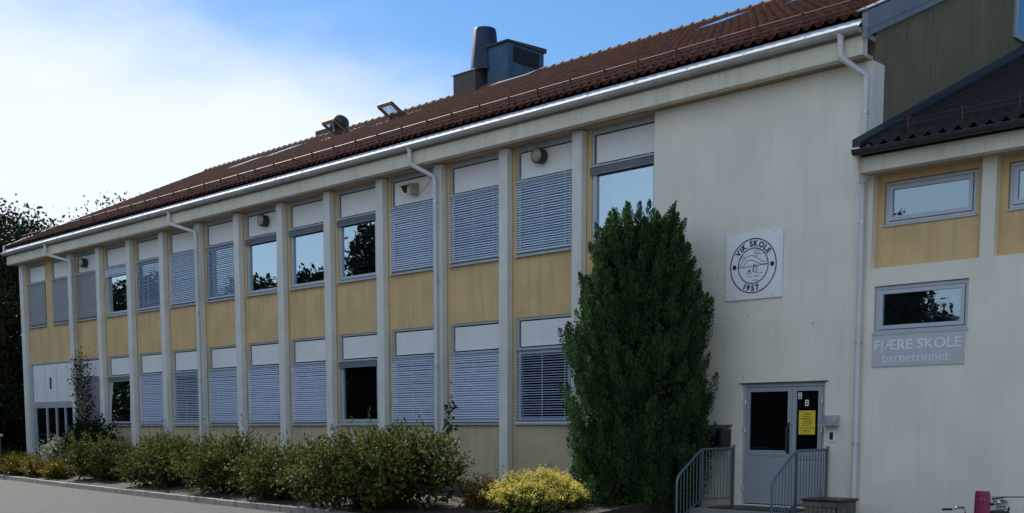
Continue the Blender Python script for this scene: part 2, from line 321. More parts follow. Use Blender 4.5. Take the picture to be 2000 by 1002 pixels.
def window(x0, x1, z0, z1, state, panel=True, label=None, gl='glass', opened=0, curtain=0, mtl='slat'):
    """aluminium window: white panel over an openable light, outside venetian blind"""
    f = MB(); zt = (z1-.75 if z1 > 6 else z1-.68) if panel else z1; tf = .12 if z1 > 6 else .05; zh = zt-.02
    y0, y1 = .205, .30
    for (a, b, c, d) in ((x0, x1, z0, z0+.05), (x0, x1, z1-tf, z1), (x0, x0+.05, z0+.05, z1-tf), (x1-.05, x1, z0+.05, z1-tf)): f.box(a, b, y0, y1, c, d)
    if panel: f.box(x0+.05, x1-.05, y0, y1, zt-.06, zt+.02)
    # inner sash, stepped
    if not opened:
        for (a, b, c, d) in ((x0+.06, x1-.06, z0+.06, z0+.13), (x0+.06, x1-.06, zt-.13, zt-.065), (x0+.06, x0+.13, z0+.13, zt-.13), (x1-.13, x1-.06, z0+.13, zt-.13)): f.box(a, b, y0-.025, y1-.03, c, d)
    w = f.build('window', 'alu', bld, ((x0+x1)/2, y0, z0), bevel=0)
    if label: w['label'] = label
    MB().poly([(x0-.02, .10, z0-.028), (x0-.02, .10, z0-.003), (x0-.02, .21, z0+.028), (x0-.02, .21, z0-.028)], (x1-x0+.04, 0, 0)).build('sill', 'alu', w, ((x0+x1)/2, .1, z0))
    if panel: MB().box(x0+.11, x1-.06, y0+.012, y1-.02, zt+.05, z1-tf-.03).build('upper_panel', 'panel', w, ((x0+x1)/2, y0, zt))
    if not opened: MB().box(x0+.13, x1-.13, .232, .24, z0+.13, zt-.13).build('pane', gl, w, ((x0+x1)/2, .23, z0))
    else:
        hz = zt-.07; hh = hz-z0-.06; a = rad(opened); sash = MB(); pv = MB()
        def P(x_, u, t): return (x_, .22-math.sin(a)*u - math.cos(a)*t, hz-math.cos(a)*u + math.sin(a)*t)
        for (xa, xb, ua, ub) in ((x0+.06, x1-.06, 0, .06), (x0+.06, x1-.06, hh-.06, hh), (x0+.06, x0+.12, .06, hh-.06), (x1-.12, x1-.06, .06, hh-.06)):
            sash.hexa([P(xa, ua, 0), P(xb, ua, 0), P(xb, ub, 0), P(xa, ub, 0), P(xa, ua, .05), P(xb, ua, .05), P(xb, ub, .05), P(xa, ub, .05)])
        pv.hexa([P(x0+.12, .06, .02), P(x1-.12, .06, .02), P(x1-.12, hh-.06, .02), P(x0+.12, hh-.06, .02), P(x0+.12, .06, .028), P(x1-.12, .06, .028), P(x1-.12, hh-.06, .028), P(x0+.12, hh-.06, .028)])
        sash.build('sash', 'alu', w, ((x0+x1)/2, .2, hz)); pv.build('pane', gl, w, ((x0+x1)/2, .2, hz))
    # blind head rail, guide wires
    hb = MB().box(x0-.01, x1+.01, .118, .198, zh-.012, zh+.012)
    for xx in (x0+.2, x1-.2): hb.box(xx-.02, xx+.02, .11, .2, zh+.012, zh+.035)
    hb.build('blind_rail', 'alu', w, ((x0+x1)/2, .15, zh))
    if state:
        kind, drop, tilt = state; H = zh - .012 - z0
        h = H*drop
        if kind == 'stack':
            s = MB(); n = 9
            for i in range(n): s.box(x0, x1, .13, .19, zh-.03-i*.013, zh-.023-i*.013)
            s.box(x0, x1, .125, .195, zh-.03-n*.013-.02, zh-.03-n*.013); s.box(x0+.01, x1-.01, .14, .18, zh-.03-n*.013, zh-.025); s.build('blind', 'board' if mtl == 'slat' else mtl, w, (x0, .16, zh))
            for xx in (x0+.03, x1-.03): MB().box(xx-.002, xx+.002, .158, .162, z0+.01, zh-.012).build('guide_wire', 'alu', w, (xx, .16, z0))
        else:
            me = blind_mesh(x1-x0, h, tilt)
            if not me.materials: me.materials.append(M[mtl])
            elif me.materials[0] != M[mtl]: me = me.copy(); me.materials[0] = M[mtl]
            link('blind', me, w, (x0, .158, zh-.012-h))
    if curtain:
        for (ca, cb) in curtain:
            V = []; Fq = []; n = int((cb-ca)/.02)
            for i in range(n+1):
                xx = ca+(cb-ca)*i/n; yy = .5+.03*math.sin(xx*48)
                V += [(xx, yy, z0+.05), (xx, yy, zt-.05)]
                if i: Fq.append((2*i-2, 2*i, 2*i+1, 2*i-1))
            MB().add(V, Fq).build('curtain', 'curtain', w, (ca, .5, z0))
    return w
D = ('down',)
U = {0: ('stack', 0, 0), 1: ('down', .93, 38), 2: ('down', .93, 38), 3: ('down', .93, 44), 4: ('stack', 0, 0), 5: ('stack', 0, 0), 6: ('stack', 0, 0), 7: ('down', .93, 20), 8: ('down', .93, 44),
     9: ('down', .94, 18), 10: ('down', .15, 60), 11: ('down', .93, 66)}
Lw = {0: ('down', .95, 40), 1: ('down', .97, 12), 2: ('down', .95, 41), 3: ('down', .95, 38), 4: ('stack', 0, 0), 5: ('down', .94, 42), 6: ('down', .94, 42), 7: ('down', .94, 41), 8: ('down', .96, 22), 9: ('down', .95, 41),
      10: ('stack', 0, 0), 11: ('down', .93, 66)}
for n in range(0, 12):
    xl = -n*B if n else 0.0; xr = -(n-1)*B-.27 if n else 1.89
    x0, x1 = xl+.12, xr-.12 if n else 1.86
    bay_wall(xl, xr, x0, x1, (LZ, UZ))
    lab = None
    wu = window(x0, x1, *UZ, U[n], mtl='slat_grey' if n == 11 else 'slat', curtain=[(x0+.35, x0+.75)] if n in (0, 4, 5) else 0,
                label={0: 'upper window with raised blind reflecting blue sky', 4: 'upper window with raised blind reflecting a tree', 5: 'upper window with raised blind reflecting treetops', 6: 'upper window with raised blind', 10: 'upper window with its blind a quarter down'}.get(n))
    wd = window(x0, x1, *LZ, Lw[n], gl='glass_dim', mtl='slat_grey' if n == 11 else 'slat', opened=3 if n == 10 else 0, curtain=[(x0+.42, x0+.72)] if n == 4 else ([(x0+.6, x0+1.0)] if n == 1 else 0),
                label={4: 'lower window with raised blind and potted plants inside', 10: 'lower window tilted open'}.get(n))
# the double bay at the far end
xa, xb = -28.0, -NP*B-.27
bay_wall(xa, -26.22, -27.9, -26.42, (UZ,)); bay_wall(-26.22, xb, -25.83, -24.28, (UZ,))
window(-27.9, -26.42, *UZ, ('down', .93, 66), mtl='slat_grey'); window(-25.83, -24.28, *UZ, ('down', .93, 66), mtl='slat_grey')
# its lower half: far entrance of white panels over a glazed screen, in front of the plain wall
ent = MB().box(-28.0, -27.72, .10, .178, .1, 4.16).box(-27.72, -24.2, .10, .176, 2.60, 2.70).box(-27.72, -24.2, .11, .176, 4.12, 4.18)
for xx in (-27.60, -26.62, -25.80, -25.05): ent.box(xx-.04, xx+.04, .11, .176, .1, 2.6)
ent.box(-27.56, -26.66, .12, .176, .1, .3).box(-26.58, -25.84, .12, .176, .1, .35).box(-27.72, -24.2, .115, .176, 2.5, 2.6)
ent = ent.build('entrance_screen', 'alu', bld, (-26, .1, 0)); ent['label'] = 'white panelled screen over glazed door'
ep = MB()
for a, b in ((-27.70, -26.64), (-26.62, -25.68), (-25.66, -24.78), (-24.76, -24.25)): ep.box(a+.01, b-.01, .13, .172, 2.72, 4.1)
ep.build('panel', 'panel', ent, (-26, .1, 2.7))
MB().box(-26.26, -26.12, .12, .129, 3.2, 3.62).build('vent_grille', 'dark', ent, (-26.2, .12, 3.2))
MB().box(-27.56, -24.3, .15, .16, .3, 2.5).build('pane', 'glass_dim', ent, (-26, .15, .3))
# cream end bay with the door opening
cw = MB(); DX0, DX1, DZ0, DZ1 = 4.0, 5.74, .33, 2.56
cw.box(1.89, DX0, 0, .42, -.1, ZS).box(DX1, 6.37, 0, .42, -.1, ZS).box(DX0, DX1, 0, .42, DZ1, ZS).box(DX0, DX1, 0, .42, -.1, DZ0)
cw.build('plain_wall', 'cream', bld, (4, 0, 0))
MB().box(3.96, 5.80, -.012, .02, DZ1, DZ1+.02).build('drip_strip', 'dark', bld, (4.9, 0, DZ1))
# gable wall above the wing, skewed far wall, back wall, interior
gy = 24.6
MB().poly([(6.15, .1, -.1), (6.15, gy, -.1), (6.15, gy, zr(YE)-.35), (6.15, YRG, ZR-.3), (6.15, .1, zr(0)-.28)], (.30-.002, 0, 0)).build('gable_wall', 'gable', bld, (6.3, 0, 0))
MB().box(6.373, 6.45, 0.0, .42, -.1, 7.86).build('corner_strip', 'cream', bld, (6.4, 0, 0))
MB().hexa([(XL+.05, .19, -.1), (XL+.35, .19, -.1), (xverge(gy)+.6, gy, -.1), (xverge(gy)+.3, gy, -.1), (XL+.05, .19, 7.8), (XL+.35, .19, 7.8), (xverge(gy)+.6, gy, 7.8), (xverge(gy)+.3, gy, 7.8)]).build('far_wall', 'yellow', bld, (XL, 5, 0))
MB().poly([(XL+.06, .3, 7.85), (xverge(YRG)+.3, YRG, ZR-.35), (xverge(gy)+.3, gy, 7.85)], (.28, 0, 0)).build('far_gable', 'gable', bld, (XL, 5, 8))
MB().box(xverge(gy)+.6, 6.15, gy-.3, gy, -.1, 7.9).build('back_wall', 'yellow', bld, (-10, gy, 0))
inn = MB().box(-28.0, 6.1, 4.8, 4.9, 0, 7.8).box(-28.0, 6.1, .45, 4.8, 4.3, 4.5).box(-28.0, 6.1, .45, 4.8, 7.7, 7.82).box(-28, 6.1, .45, 4.8, .3, .5)
for n in (2, 4, 6, 9): inn.box(-n*B-.2, -n*B-.1, .45, 4.8, .5, 7.7)
inn.build('interior_room', 'interior', bld, (-10, 4, 0))
for (xx, yy, zz) in ((-.2, 1.6, 7.45), (.9, 3.0, 7.45), (-12.2, 1.8, 7.4), (-2.0, 2.2, 4.15)):
    c = thing('ceiling_light', (xx, yy, zz), {(-.2): 'lit ceiling tube seen through the upper window beside the cypress, the nearer one', .9: 'lit ceiling tube deeper in the room behind the cypress', (-12.2): 'lit ceiling tube behind the upper window with the small lamp above it', (-2.0): 'lit ceiling tube behind the lower window left of the cypress'}[xx], 'ceiling light', 'ceiling lights indoors')
    MB().box(xx-.5, xx+.5, yy-.06, yy+.06, zz, zz+.06).build('housing', 'panel', c, (xx, yy, zz)); MB().box(xx-.48, xx+.48, yy-.05, yy+.05, zz-.03, zz).build('diffuser', 'tube', c, (xx, yy, zz))
# beam, soffit
MB().box(-28.48, XR, -.36, -.18, 7.87, 8.17).build('eaves_beam', 'beam', bld, (-10, -.3, 7.9), bevel=.01)
sf = MB().box(-28.40, XR-.05, -.18, .44, 7.885, 7.95)
sf.box(-28.4, XR-.06, -.10, -.07, 7.865, 7.885)
sf.build('soffit', 'soffit', bld, (-10, 0, 7.9))
MB().box(-28.4, XR-.01, -.34, .40, 8.17, 8.25).build('eaves_board', 'gutterpaint', bld, (-10, 0, 8.2))
# roof tiles (pantiles modelled as a wavy stepped sheet)
def tiled(name, xfun0, x1, y0, y1, zf, tw, tl, parent, m, per=6, dirn=1):
    rows = int(round((y1-y0)/tl)); xmin = min(xfun0(y0), xfun0(y1)); ncol = int((x1-xmin)/tw)+1; nxs = ncol*per+1
    X = x1 - np.arange(nxs)*tw/per; ph = (np.arange(nxs) % per)/per*2*np.pi
    wave = .040*np.cos(ph) + .015*np.cos(2*ph)
    V = []; cols = len(X); ys = []; zo = []
    for r in range(rows):
        ya = y0+(y1-y0)*r/rows; yb = y0+(y1-y0)*(r+1)/rows
        ys += [ya, yb]; zo += [.036, .0]
    ys = np.array(ys); zo = np.array(zo); rj = np.repeat(RNG.normal(0, .0025, (rows, ncol+1)), 2, axis=0)
    Z = zf(ys)[:, None]+zo[:, None]+wave[None, :] + rj[:, np.minimum(np.arange(nxs)//per, ncol)]
    P = np.stack([np.broadcast_to(X[None, :], Z.shape), np.broadcast_to(ys[:, None], Z.shape), Z], 2)
    idx = np.arange(Z.size).reshape(Z.shape); q = np.stack([idx[:-1, 1:], idx[:-1, :-1], idx[1:, :-1], idx[1:, 1:]], 2)
    xc = (X[1:]+X[:-1])/2; yc = (ys[1:]+ys[:-1])/2; keep = xc[None, :] > np.array([xfun0(v) for v in yc])[:, None]
    Vv = P.reshape(-1, 3)
    # front lip of the lowest course
    lip = P[0].copy(); lip[:, 2] -= .032; k = len(Vv); Vv = np.vstack([Vv, lip]); li = np.arange(k, k+cols)
    q2 = np.stack([li[1:], li[:-1], idx[0, :-1], idx[0, 1:]], 1)
    Q = np.vstack([q[keep], q2[xc > xfun0(y0)]])
    if dirn < 0: Q = Q[:, ::-1]
    return npmesh(name, Vv, Q, m, parent, (x1, y0, float(zf(y0))))
roof = tiled('roof', xverge, XR+.02, YE+.04, YRG, lambda y: ZE-.010+SL*(y-YE), .235, .345, bld, 'tile')
roof['label'] = 'brown pantiled roof slope'
MB().poly([(XR, YRG, ZR), (XR, gy+.4, ZE), (XR, gy+.4, ZE-.1), (XR, YRG, ZR-.1)], (-36, 0, 0)).build('back_roof', 'tile', bld, (XR, YRG, ZR))
MB().add([(XR-.02, YE+.06, ZE-.12), (XR-.02, YRG, ZR-.13), (xverge(YRG)+.05, YRG, ZR-.13), (xverge(YE)+.05, YE+.06, ZE-.12), (XR-.02, YE+.06, ZE-.20), (XR-.02, YRG, ZR-.21), (xverge(YRG)+.05, YRG, ZR-.21), (xverge(YE)+.05, YE+.06, ZE-.20)],
         [(0, 1, 2, 3), (7, 6, 5, 4), (0, 4, 5, 1), (3, 2, 6, 7), (0, 3, 7, 4)]).build('roof_deck', 'dark', bld, (0, YE, ZE))
rc = MB(); x = XR
while x > xverge(YRG):
    x2 = x-.42; rr = .125
    for (xa_, xb_, r1, r2) in ((x, x2+.04, rr, rr-.012), (x2+.06, x2, rr+.022, rr+.022)):
        k = len(rc.v)
        for xx, r_ in ((xa_, r1), (xb_, r2)):
            for j in range(9):
                a = math.pi*(j/8)*1.1-.15; rc.v.append((xx, YRG-math.cos(a)*r_, ZR-.03+math.sin(a)*r_))
        for j in range(8): rc.f.append((k+j, k+j+1, k+9+j+1, k+9+j))
        rc.f.append(tuple(k+j for j in range(9))); rc.f.append(tuple(k+9+j for j in range(9))[::-1])
    x = x2
rc.build('ridge_tiles', 'ridge', bld, (0, YRG, ZR))
# verge boards
vb = MB(); vb.hexa([(XR, YE+.02, ZE-.38), (XR+.09, YE+.02, ZE-.38), (XR+.09, YRG, ZR-.38), (XR, YRG, ZR-.38), (XR, YE+.02, ZE+.03), (XR+.09, YE+.02, ZE+.03), (XR+.09, YRG, ZR+.03), (XR, YRG, ZR+.03)])
vb.hexa([(XR-.09, YE-.02, ZE+.035), (XR+.11, YE-.02, ZE+.035), (XR+.11, YRG, ZR+.035), (XR-.09, YRG, ZR+.035), (XR-.09, YE-.02, ZE+.06), (XR+.11, YE-.02, ZE+.06), (XR+.11, YRG, ZR+.06), (XR-.09, YRG, ZR+.06)])
vb.hexa([(XR+.09, YE+.02, ZE-.26), (XR+.105, YE+.02, ZE-.26), (XR+.105, YRG, ZR-.26), (XR+.09, YRG, ZR-.26), (XR+.09, YE+.02, ZE+.03), (XR+.105, YE+.02, ZE+.03), (XR+.105, YRG, ZR+.03), (XR+.09, YRG, ZR+.03)])
vb.build('barge_board', 'board', bld, (XR, YE, ZE))
def vline(y, dx, dz): return (xverge(y)+dx, y, zr(y)+dz)
vl = MB(); ym = 5.2
vl.hexa([vline(YE, -.03, -.2), vline(YE, .07, -.2), vline(ym, .07, -.2), vline(ym, -.03, -.2), vline(YE, -.03, .07), vline(YE, .07, .07), vline(ym, .07, .09), vline(ym, -.03, .09)])
vl.build('far_barge_board', 'white_metal', bld, vline(YE, 0, 0))
vl = MB(); vl.hexa([vline(ym, -.03, -.2), vline(ym, .07, -.2), vline(YRG, .07, -.2), vline(YRG, -.03, -.2), vline(ym, -.03, .03), vline(ym, .07, .03), vline(YRG, .07, .04), vline(YRG, -.03, .04)])
vl.build('far_barge_board', 'chim', bld, vline(ym, 0, 0))
# eaves flashing + gutter
fl = MB(); xf = xverge(YE)+.05; fl.hexa([(xf, -.33, ZE-.045), (XR, -.33, ZE-.045), (XR, -.505, 8.292), (xf, -.505, 8.292), (xf, -.33, ZE-.038), (XR, -.33, ZE-.038), (XR, -.505, 8.298), (xf, -.505, 8.298)])
x = XR-1.0
while x > -28: fl.bar((x, -.333, ZE-.034), (x-.06, -.503, 8.300), .014, .010); x -= 1.22
fl.build('eaves_flashing', 'flash', bld, (0, -.4, 8.4))
def gutter(name, x0, x1, yc, zc, r, m, parent, hooks=1.22):
    gm = MB(); n = 10; k = 0
    for xx in (x0, x1):
        for rr_ in (r, r-.006):
            for j in range(n+1): a = math.pi*j/n; gm.v.append((xx, yc-math.cos(a)*rr_, zc-math.sin(a)*rr_))
    m1 = n+1
    for j in range(n): gm.f.append((j, j+1, 2*m1+j+1, 2*m1+j)); gm.f.append((m1+j+1, m1+j, 3*m1+j, 3*m1+j+1))
    for e in (0, 2*m1): gm.f.append(tuple(e+j for j in range(m1)))
    rim = MB().tube([(x0, yc-r, zc+.006), (x1, yc-r, zc+.006)], .013, 8)
    x = x1-.5
    while x > x0+.2:
        pts = [(x, yc-math.cos(math.pi*j/8)*(r+.006), zc-math.sin(math.pi*j/8)*(r+.006)) for j in range(9)]
        for a_, b__ in zip(pts, pts[1:]): gm.bar(a_, b__, .025, .006, (1, 0, 0))
        x -= hooks
    o = gm.build(name, m, parent, (x1, yc, zc), smooth=True); rim.build('gutter_rim', 'white_metal' if m != 'dark' else 'dark', o, (x1, yc, zc), smooth=True); return o
gt = gutter('gutter', -28.6, XR-.01, -.455, 8.285, .085, 'gutterpaint', bld)
def downpipe(xg, xd, zb, parent, yg=-.455, zt=8.22, yd=-.085, mm='white_metal', zbend=7.92, zl=7.55):
    d = MB().tube([(xg, yg, zt), (xg, yg, zbend), (xg+(xd-xg)*.04, yg+(yd-yg)*.04, zbend-.05), (xd-(xd-xg)*.04, yd-(yd-yg)*.04, zl+.04), (xd, yd, zl-.03), (xd, yd, zb)], .05, 12)
    d.tube([(xg, yg, zt+.02), (xg, yg, zt-.06)], [.075, .052], 12)
    o = d.build('downpipe', mm, parent, (xd, yd, zb), smooth=True)
    for z in (zb+1.2, 3.2, 5.2, 7.0):
        if z < zl-.2: MB().tube([(xd, yd, z-.02), (xd, yd, z+.02)], .057, 12).box(xd-.012, xd+.012, yd, .0, z-.012, z+.012).build('pipe_clip', 'metal', o, (xd, yd, z), smooth=True)
for xg, xd in ((-4.93, -4.47), (-16.12, -15.24), (-24.86, -23.72)): downpipe(xg, xd, .3, bld)
downpipe(6.10, 6.385, .28, bld, zl=7.58)
# snow guard
sg = link('snow_guard', None, bld, (XR, .0, zr(0)))
def sgp(x, y, h): return (x, y, zr(y)-.01+h)
for h in (.10, .17, .23): MB().tube([sgp(-28.0, .05, h), sgp(XR-.35, .05, h)], .013, 6).build('rail', 'brown_metal', sg, (0, 0, zr(0)))
x = XR-.45; i = 0; bk = None
while x > -28.2:
    if bk is None:
        b = MB(); b.bar(sgp(x, .075, .02), sgp(x, .03, .27), .008, .045, (0, 1, 0)); b.bar(sgp(x, .03, .26), sgp(x, .33, .04), .008, .035); b.bar(sgp(x, -.06, .035), sgp(x, .36, .035), .008, .03)
        bk = b.build('bracket', 'brown_metal', sg, (x, 0, zr(0)))
    else:
        c = bk.copy(); col.objects.link(c); c.parent = sg; c.location.x = x-XR
    i += 1; x -= .93 if i % 3 else .86
# closed skylights lie flush in the tiles, two stand open
def skylight(xc, yc, opened=0, lab=None):
    w, h = .8, 1.45; n = Vector((0, -SL, 1)).normalized(); u = Vector((0, 1, SL)).normalized(); o = Vector((xc, yc, zr(yc)))
    def P(a, b, c): return o + Vector((a, 0, 0)) + u*b + n*c
    def bx(m_, a0, a1, b0, b1, c0, c1, PP=P): m_.hexa([PP(a0, b0, c0), PP(a1, b0, c0), PP(a1, b1, c0), PP(a0, b1, c0), PP(a0, b0, c1), PP(a1, b0, c1), PP(a1, b1, c1), PP(a0, b1, c1)])
    f = MB()
    for (a0, a1, b0, b1) in ((-w/2-.07, w/2+.07, -h/2-.1, -h/2), (-w/2-.07, w/2+.07, h/2, h/2+.1), (-w/2-.07, -w/2, -h/2, h/2), (w/2, w/2+.07, -h/2, h/2)): bx(f, a0, a1, b0, b1, -.05, .055)
    sk = f.build('skylight', 'dark' if not opened else 'metal', bld, o)
    if lab: sk['label'] = lab
    if not opened:
        g_ = MB(); bx(g_, -w/2, w/2, -h/2, h/2, .05, .07); g_.build('pane', 'glass', sk, o)
    else:
        wl_ = MB(); bx(wl_, -w/2, w/2, -h/2, h/2, -.3, -.28); wl_.build('lining', 'panel', sk, o)
        a = rad(opened); u2 = (u*math.cos(a) - n*math.sin(a)); n2 = n*math.cos(a)+u*math.sin(a)
        def Q(a_, b_, c_): return o + Vector((a_, 0, 0)) + u2*b_ + n2*c_
        s = MB()
        for (a0, a1, b0, b1) in ((-w/2+.01, w/2-.01, -h/2, -h/2+.07), (-w/2+.01, w/2-.01, h/2-.07, h/2), (-w/2+.01, -w/2+.08, -h/2+.07, h/2-.07), (w/2-.08, w/2-.01, -h/2+.07, h/2-.07)): bx(s, a0, a1, b0, b1, .0, .06, Q)
        s.build('sash', 'wood', sk, o); c_ = MB()
        bx(c_, -w/2-.02, w/2+.02, -h/2-.03, -h/2+.06, .062, .085, Q); bx(c_, -w/2-.02, -w/2+.07, -h/2+.06, h/2, .062, .085, Q); bx(c_, w/2-.07, w/2+.02, -h/2+.06, h/2, .062, .085, Q)
        c_.build('sash_cover', 'dark', sk, o)
        p_ = MB(); bx(p_, -w/2+.08, w/2-.08, -h/2+.07, h/2-.07, .03, .04, Q); p_.build('pane', 'glass_clear', sk, o)
for xc, yc in ((-25.75, 8.5), (-23.9, 9.1), (-2.9, 9.2), (.1, 8.9)): skylight(xc, yc)
skylight(-20.0, 9.0, 52, 'skylight tilted open, left'); skylight(-16.5, 8.85, 52, 'skylight tilted open, right')
# roof plant
ch = MB().box(-16.95, -15.75, 11.95, 13.2, 13.7, 14.93).build('chimney', 'chim', bld, (-16.3, 12.5, 14), bevel=.01)
MB().box(-17.0, -15.7, 11.9, 13.25, 14.93, 14.96).build('chimney_flashing', 'metal', ch, (-16.3, 12.5, 14.9))
MB().tube([(-15.85, 12.55, 14.96), (-15.85, 12.55, 16.43), (-15.85, 12.55, 16.50)], [.56, .43, .40], 28).build('flue_cone', 'blue_steel', ch, (-15.85, 12.5, 15), smooth=True)
vt = MB().box(-15.46, -14.39, 12.3, 14.2, 13.8, 15.70).build('ventilation_box', 'teal_steel', bld, (-15, 12.3, 14))
MB().poly([(-15.52, 12.22, 15.70), (-15.52, 12.22, 15.76), (-15.52, 14.3, 15.86), (-15.52, 14.3, 15.70)], (1.19, 0, 0)).build('lid', 'dark', vt, (-15, 12.3, 15.7))
lv = MB().box(-14.39, -14.384, 12.58, 13.95, 15.03, 15.62)
for i in range(7): z = 15.06+i*.08; lv.hexa([(-14.384, 12.58, z+.05), (-14.384, 13.95, z+.05), (-14.384, 13.95, z+.062), (-14.384, 12.58, z+.062), (-14.345, 12.58, z), (-14.345, 13.95, z), (-14.345, 13.95, z+.012), (-14.345, 12.58, z+.012)])
lv.build('louvre', 'dark', vt, (-14.39, 13, 15.3))
MB().poly([(-14.38, 11.3, zr(11.3)+.02), (-14.38, 12.35, zr(12.35)+.02), (-14.38, 12.35, zr(12.35)+.12), (-14.38, 11.3, zr(11.3)+.08)], (1.9, 0, 0)).build('roof_hatch', 'dark', bld, (-13.5, 11.5, zr(11.5)))
tv = MB().tube([(-24.5, 12.3, 14.0), (-24.5, 12.3, 14.45)], .3, 14).ell((-24.5, 12.3, 14.62), (.42, .42, .36)).build('roof_ventilator', 'dark', bld, (-24.5, 12.3, 14.1), smooth=True)
MB().box(-26.3, -25.2, 12.35, 13.2, 13.9, 14.62).build('vent_hood', 'dark', bld, (-25.7, 12.5, 14))
# gable window
gw = MB().box(6.449, 6.50, 5.75, 7.6, 9.55, 9.63).box(6.449, 6.50, 5.75, 5.83, 9.63, 11).box(6.449, 6.50, 5.83, 7.6, 10.9, 11).build('gable_window', 'alu', bld, (6.45, 6, 9.6))
MB().box(6.45, 6.47, 5.83, 7.6, 9.63, 10.9).build('pane', 'glass_mid', gw, (6.46, 6.5, 10))
# --- the entrance door (double leaf)
dr = MB(); y0, y1 = .06, .13
for a, b, c, d in ((DX0, DX0+.07, DZ0, DZ1), (DX1-.07, DX1, DZ0, DZ1), (DX0+.07, DX1-.07, DZ1-.06, DZ1)): dr.box(a, b, y0, y1, c, d)
dr = dr.build('entrance_door', 'alu', bld, (4.9, .1, DZ0)); dr['label'] = 'grey double door with dark glass'
def leaf(x0, x1, nm):
    m_ = MB(); t = .055; gz0, gz1 = 1.34, 2.41; ya, yb = .045, .115
    s = .085
    for a, b, c, d in ((x0, x0+s, DZ0+.02, DZ1-.07), (x1-s, x1, DZ0+.02, DZ1-.07), (x0+s, x1-s, gz1, DZ1-.07), (x0+s, x1-s, gz0-.10, gz0), (x0+s, x1-s, DZ0+.02, DZ0+.24)): m_.box(a, b, ya, yb, c, d)
    m_.box(x0+s, x1-s, ya+.012, yb-.01, DZ0+.24, gz0-.10)
    l = m_.build(nm, 'door', dr, (x0, ya, DZ0), bevel=.004)
    MB().box(x0+s, x1-s, .075, .082, gz0, gz1).build('pane', 'glass_dim', l, (x0, .08, gz0)); return l
l1 = leaf(4.075, 5.05, 'door_leaf'); l2 = leaf(5.056, 5.665, 'door_leaf'); l2['label'] = 'narrow fixed leaf with the notice'
MB().tube([(4.99, -.03, 1.32), (4.99, -.03, 1.78)], .013, 8).box(4.98, 5.0, -.03, .045, 1.36, 1.39).box(4.98, 5.0, -.03, .045, 1.71, 1.74).box(4.965, 5.02, .035, .046, 1.28, 1.85).build('handle', 'dark', l1, (5, 0, 1.3))
for z in (2.23, 1.72, .62):
    for xx, l_ in ((4.075, l1), (5.665, l2)): MB().tube([(xx, .03, z-.05), (xx, .03, z+.05)], .018, 8).build('hinge', 'chrome', l_, (xx, .03, z))
nt_ = MB().box(5.19, 5.52, .062, .066, 1.63, 2.06).build('notice', 'paper'); tag(nt_, 'yellow paper notice with lines of small print taped inside the narrow door pane', 'notice')
tx = MB()
for (z, w_, h_) in ((2.0, .10, .018), (1.955, .12, .012), (1.91, .22, .016), (1.87, .14, .014), (1.835, .2, .012), (1.80, .18, .012), (1.75, .24, .010), (1.70, .12, .018)):
    x = 5.355-w_/2
    while x < 5.355+w_/2: ww = random.uniform(.02, .045); tx.box(x, x+ww, .059, .0615, z-h_/2, z+h_/2); x += ww+.012
tx.build('print_lines', 'ink', nt_, (0, 0, 0))
for i, (xx, zz, lab) in enumerate(((5.17, 2.33, 'small white sticker in the top corner of the narrow door pane'), (5.31, 2.20, 'small white sticker above the yellow door notice'))):
    st = MB().box(xx, xx+.07, .060, .064, zz-.06, zz+.05).build('sticker', 'signwhite'); tag(st, lab, 'sticker', 'stickers on the door glass')
    MB().box(xx+.02, xx+.05, .057, .0595, zz-.045, zz-.005).box(xx+.02, xx+.05, .057, .0595, zz+.01, zz+.035).build('print_mark', 'ink', st, (xx, .06, zz))

# ------------------------------------------------------------------ the wing
wing = thing('school_wing', (8, 0, 0), 'lower cream wing with ochre panels and shaded tiled roof right of the entrance', 'school wing')
wx1 = 19.0; bays = [(6.53, 8.375)]
x = 8.60
while x < 18: bays.append((x, x+1.85)); x += 2.075
cw = MB(); PZ0, PZ1 = 4.43, 5.95
def lowwin(x0, x1): return (x0+.08, x1-.14, 3.34, 4.13)
prev = 6.452
for i, (a, b) in enumerate(bays):
    cw.box(prev, a, 0, .42, PZ0, 5.97)
    prev = b
cw.box(prev, wx1, 0, .42, PZ0, 5.97)
xs = [(6.61, 8.23)]
prev = 6.452
for a, b in xs: cw.box(prev, a, 0, .42, 3.33, 4.13); prev = b
cw.box(prev, wx1, 0, .42, 3.33, 4.13); cw.box(6.452, wx1, 0, .42, 4.13, PZ0); cw.box(6.452, wx1, 0, .42, -.1, 3.33)
cw.build('wing_wall', 'cream', wing, (8, 0, 0))
for i, (a, b) in enumerate(bays):
    w0, w1 = a+.13, b-.14; z0, z1 = 5.14, 5.86
    pl = MB().box(a, w0, .15, .42, PZ0, 5.97).box(w1, b, .15, .42, PZ0, 5.97).box(w0, w1, .15, .42, PZ0, z0).box(w0, w1, .15, .42, z1, 5.97)
    pl.build('ochre_panel', 'yellow', wing, (a, .15, PZ0))
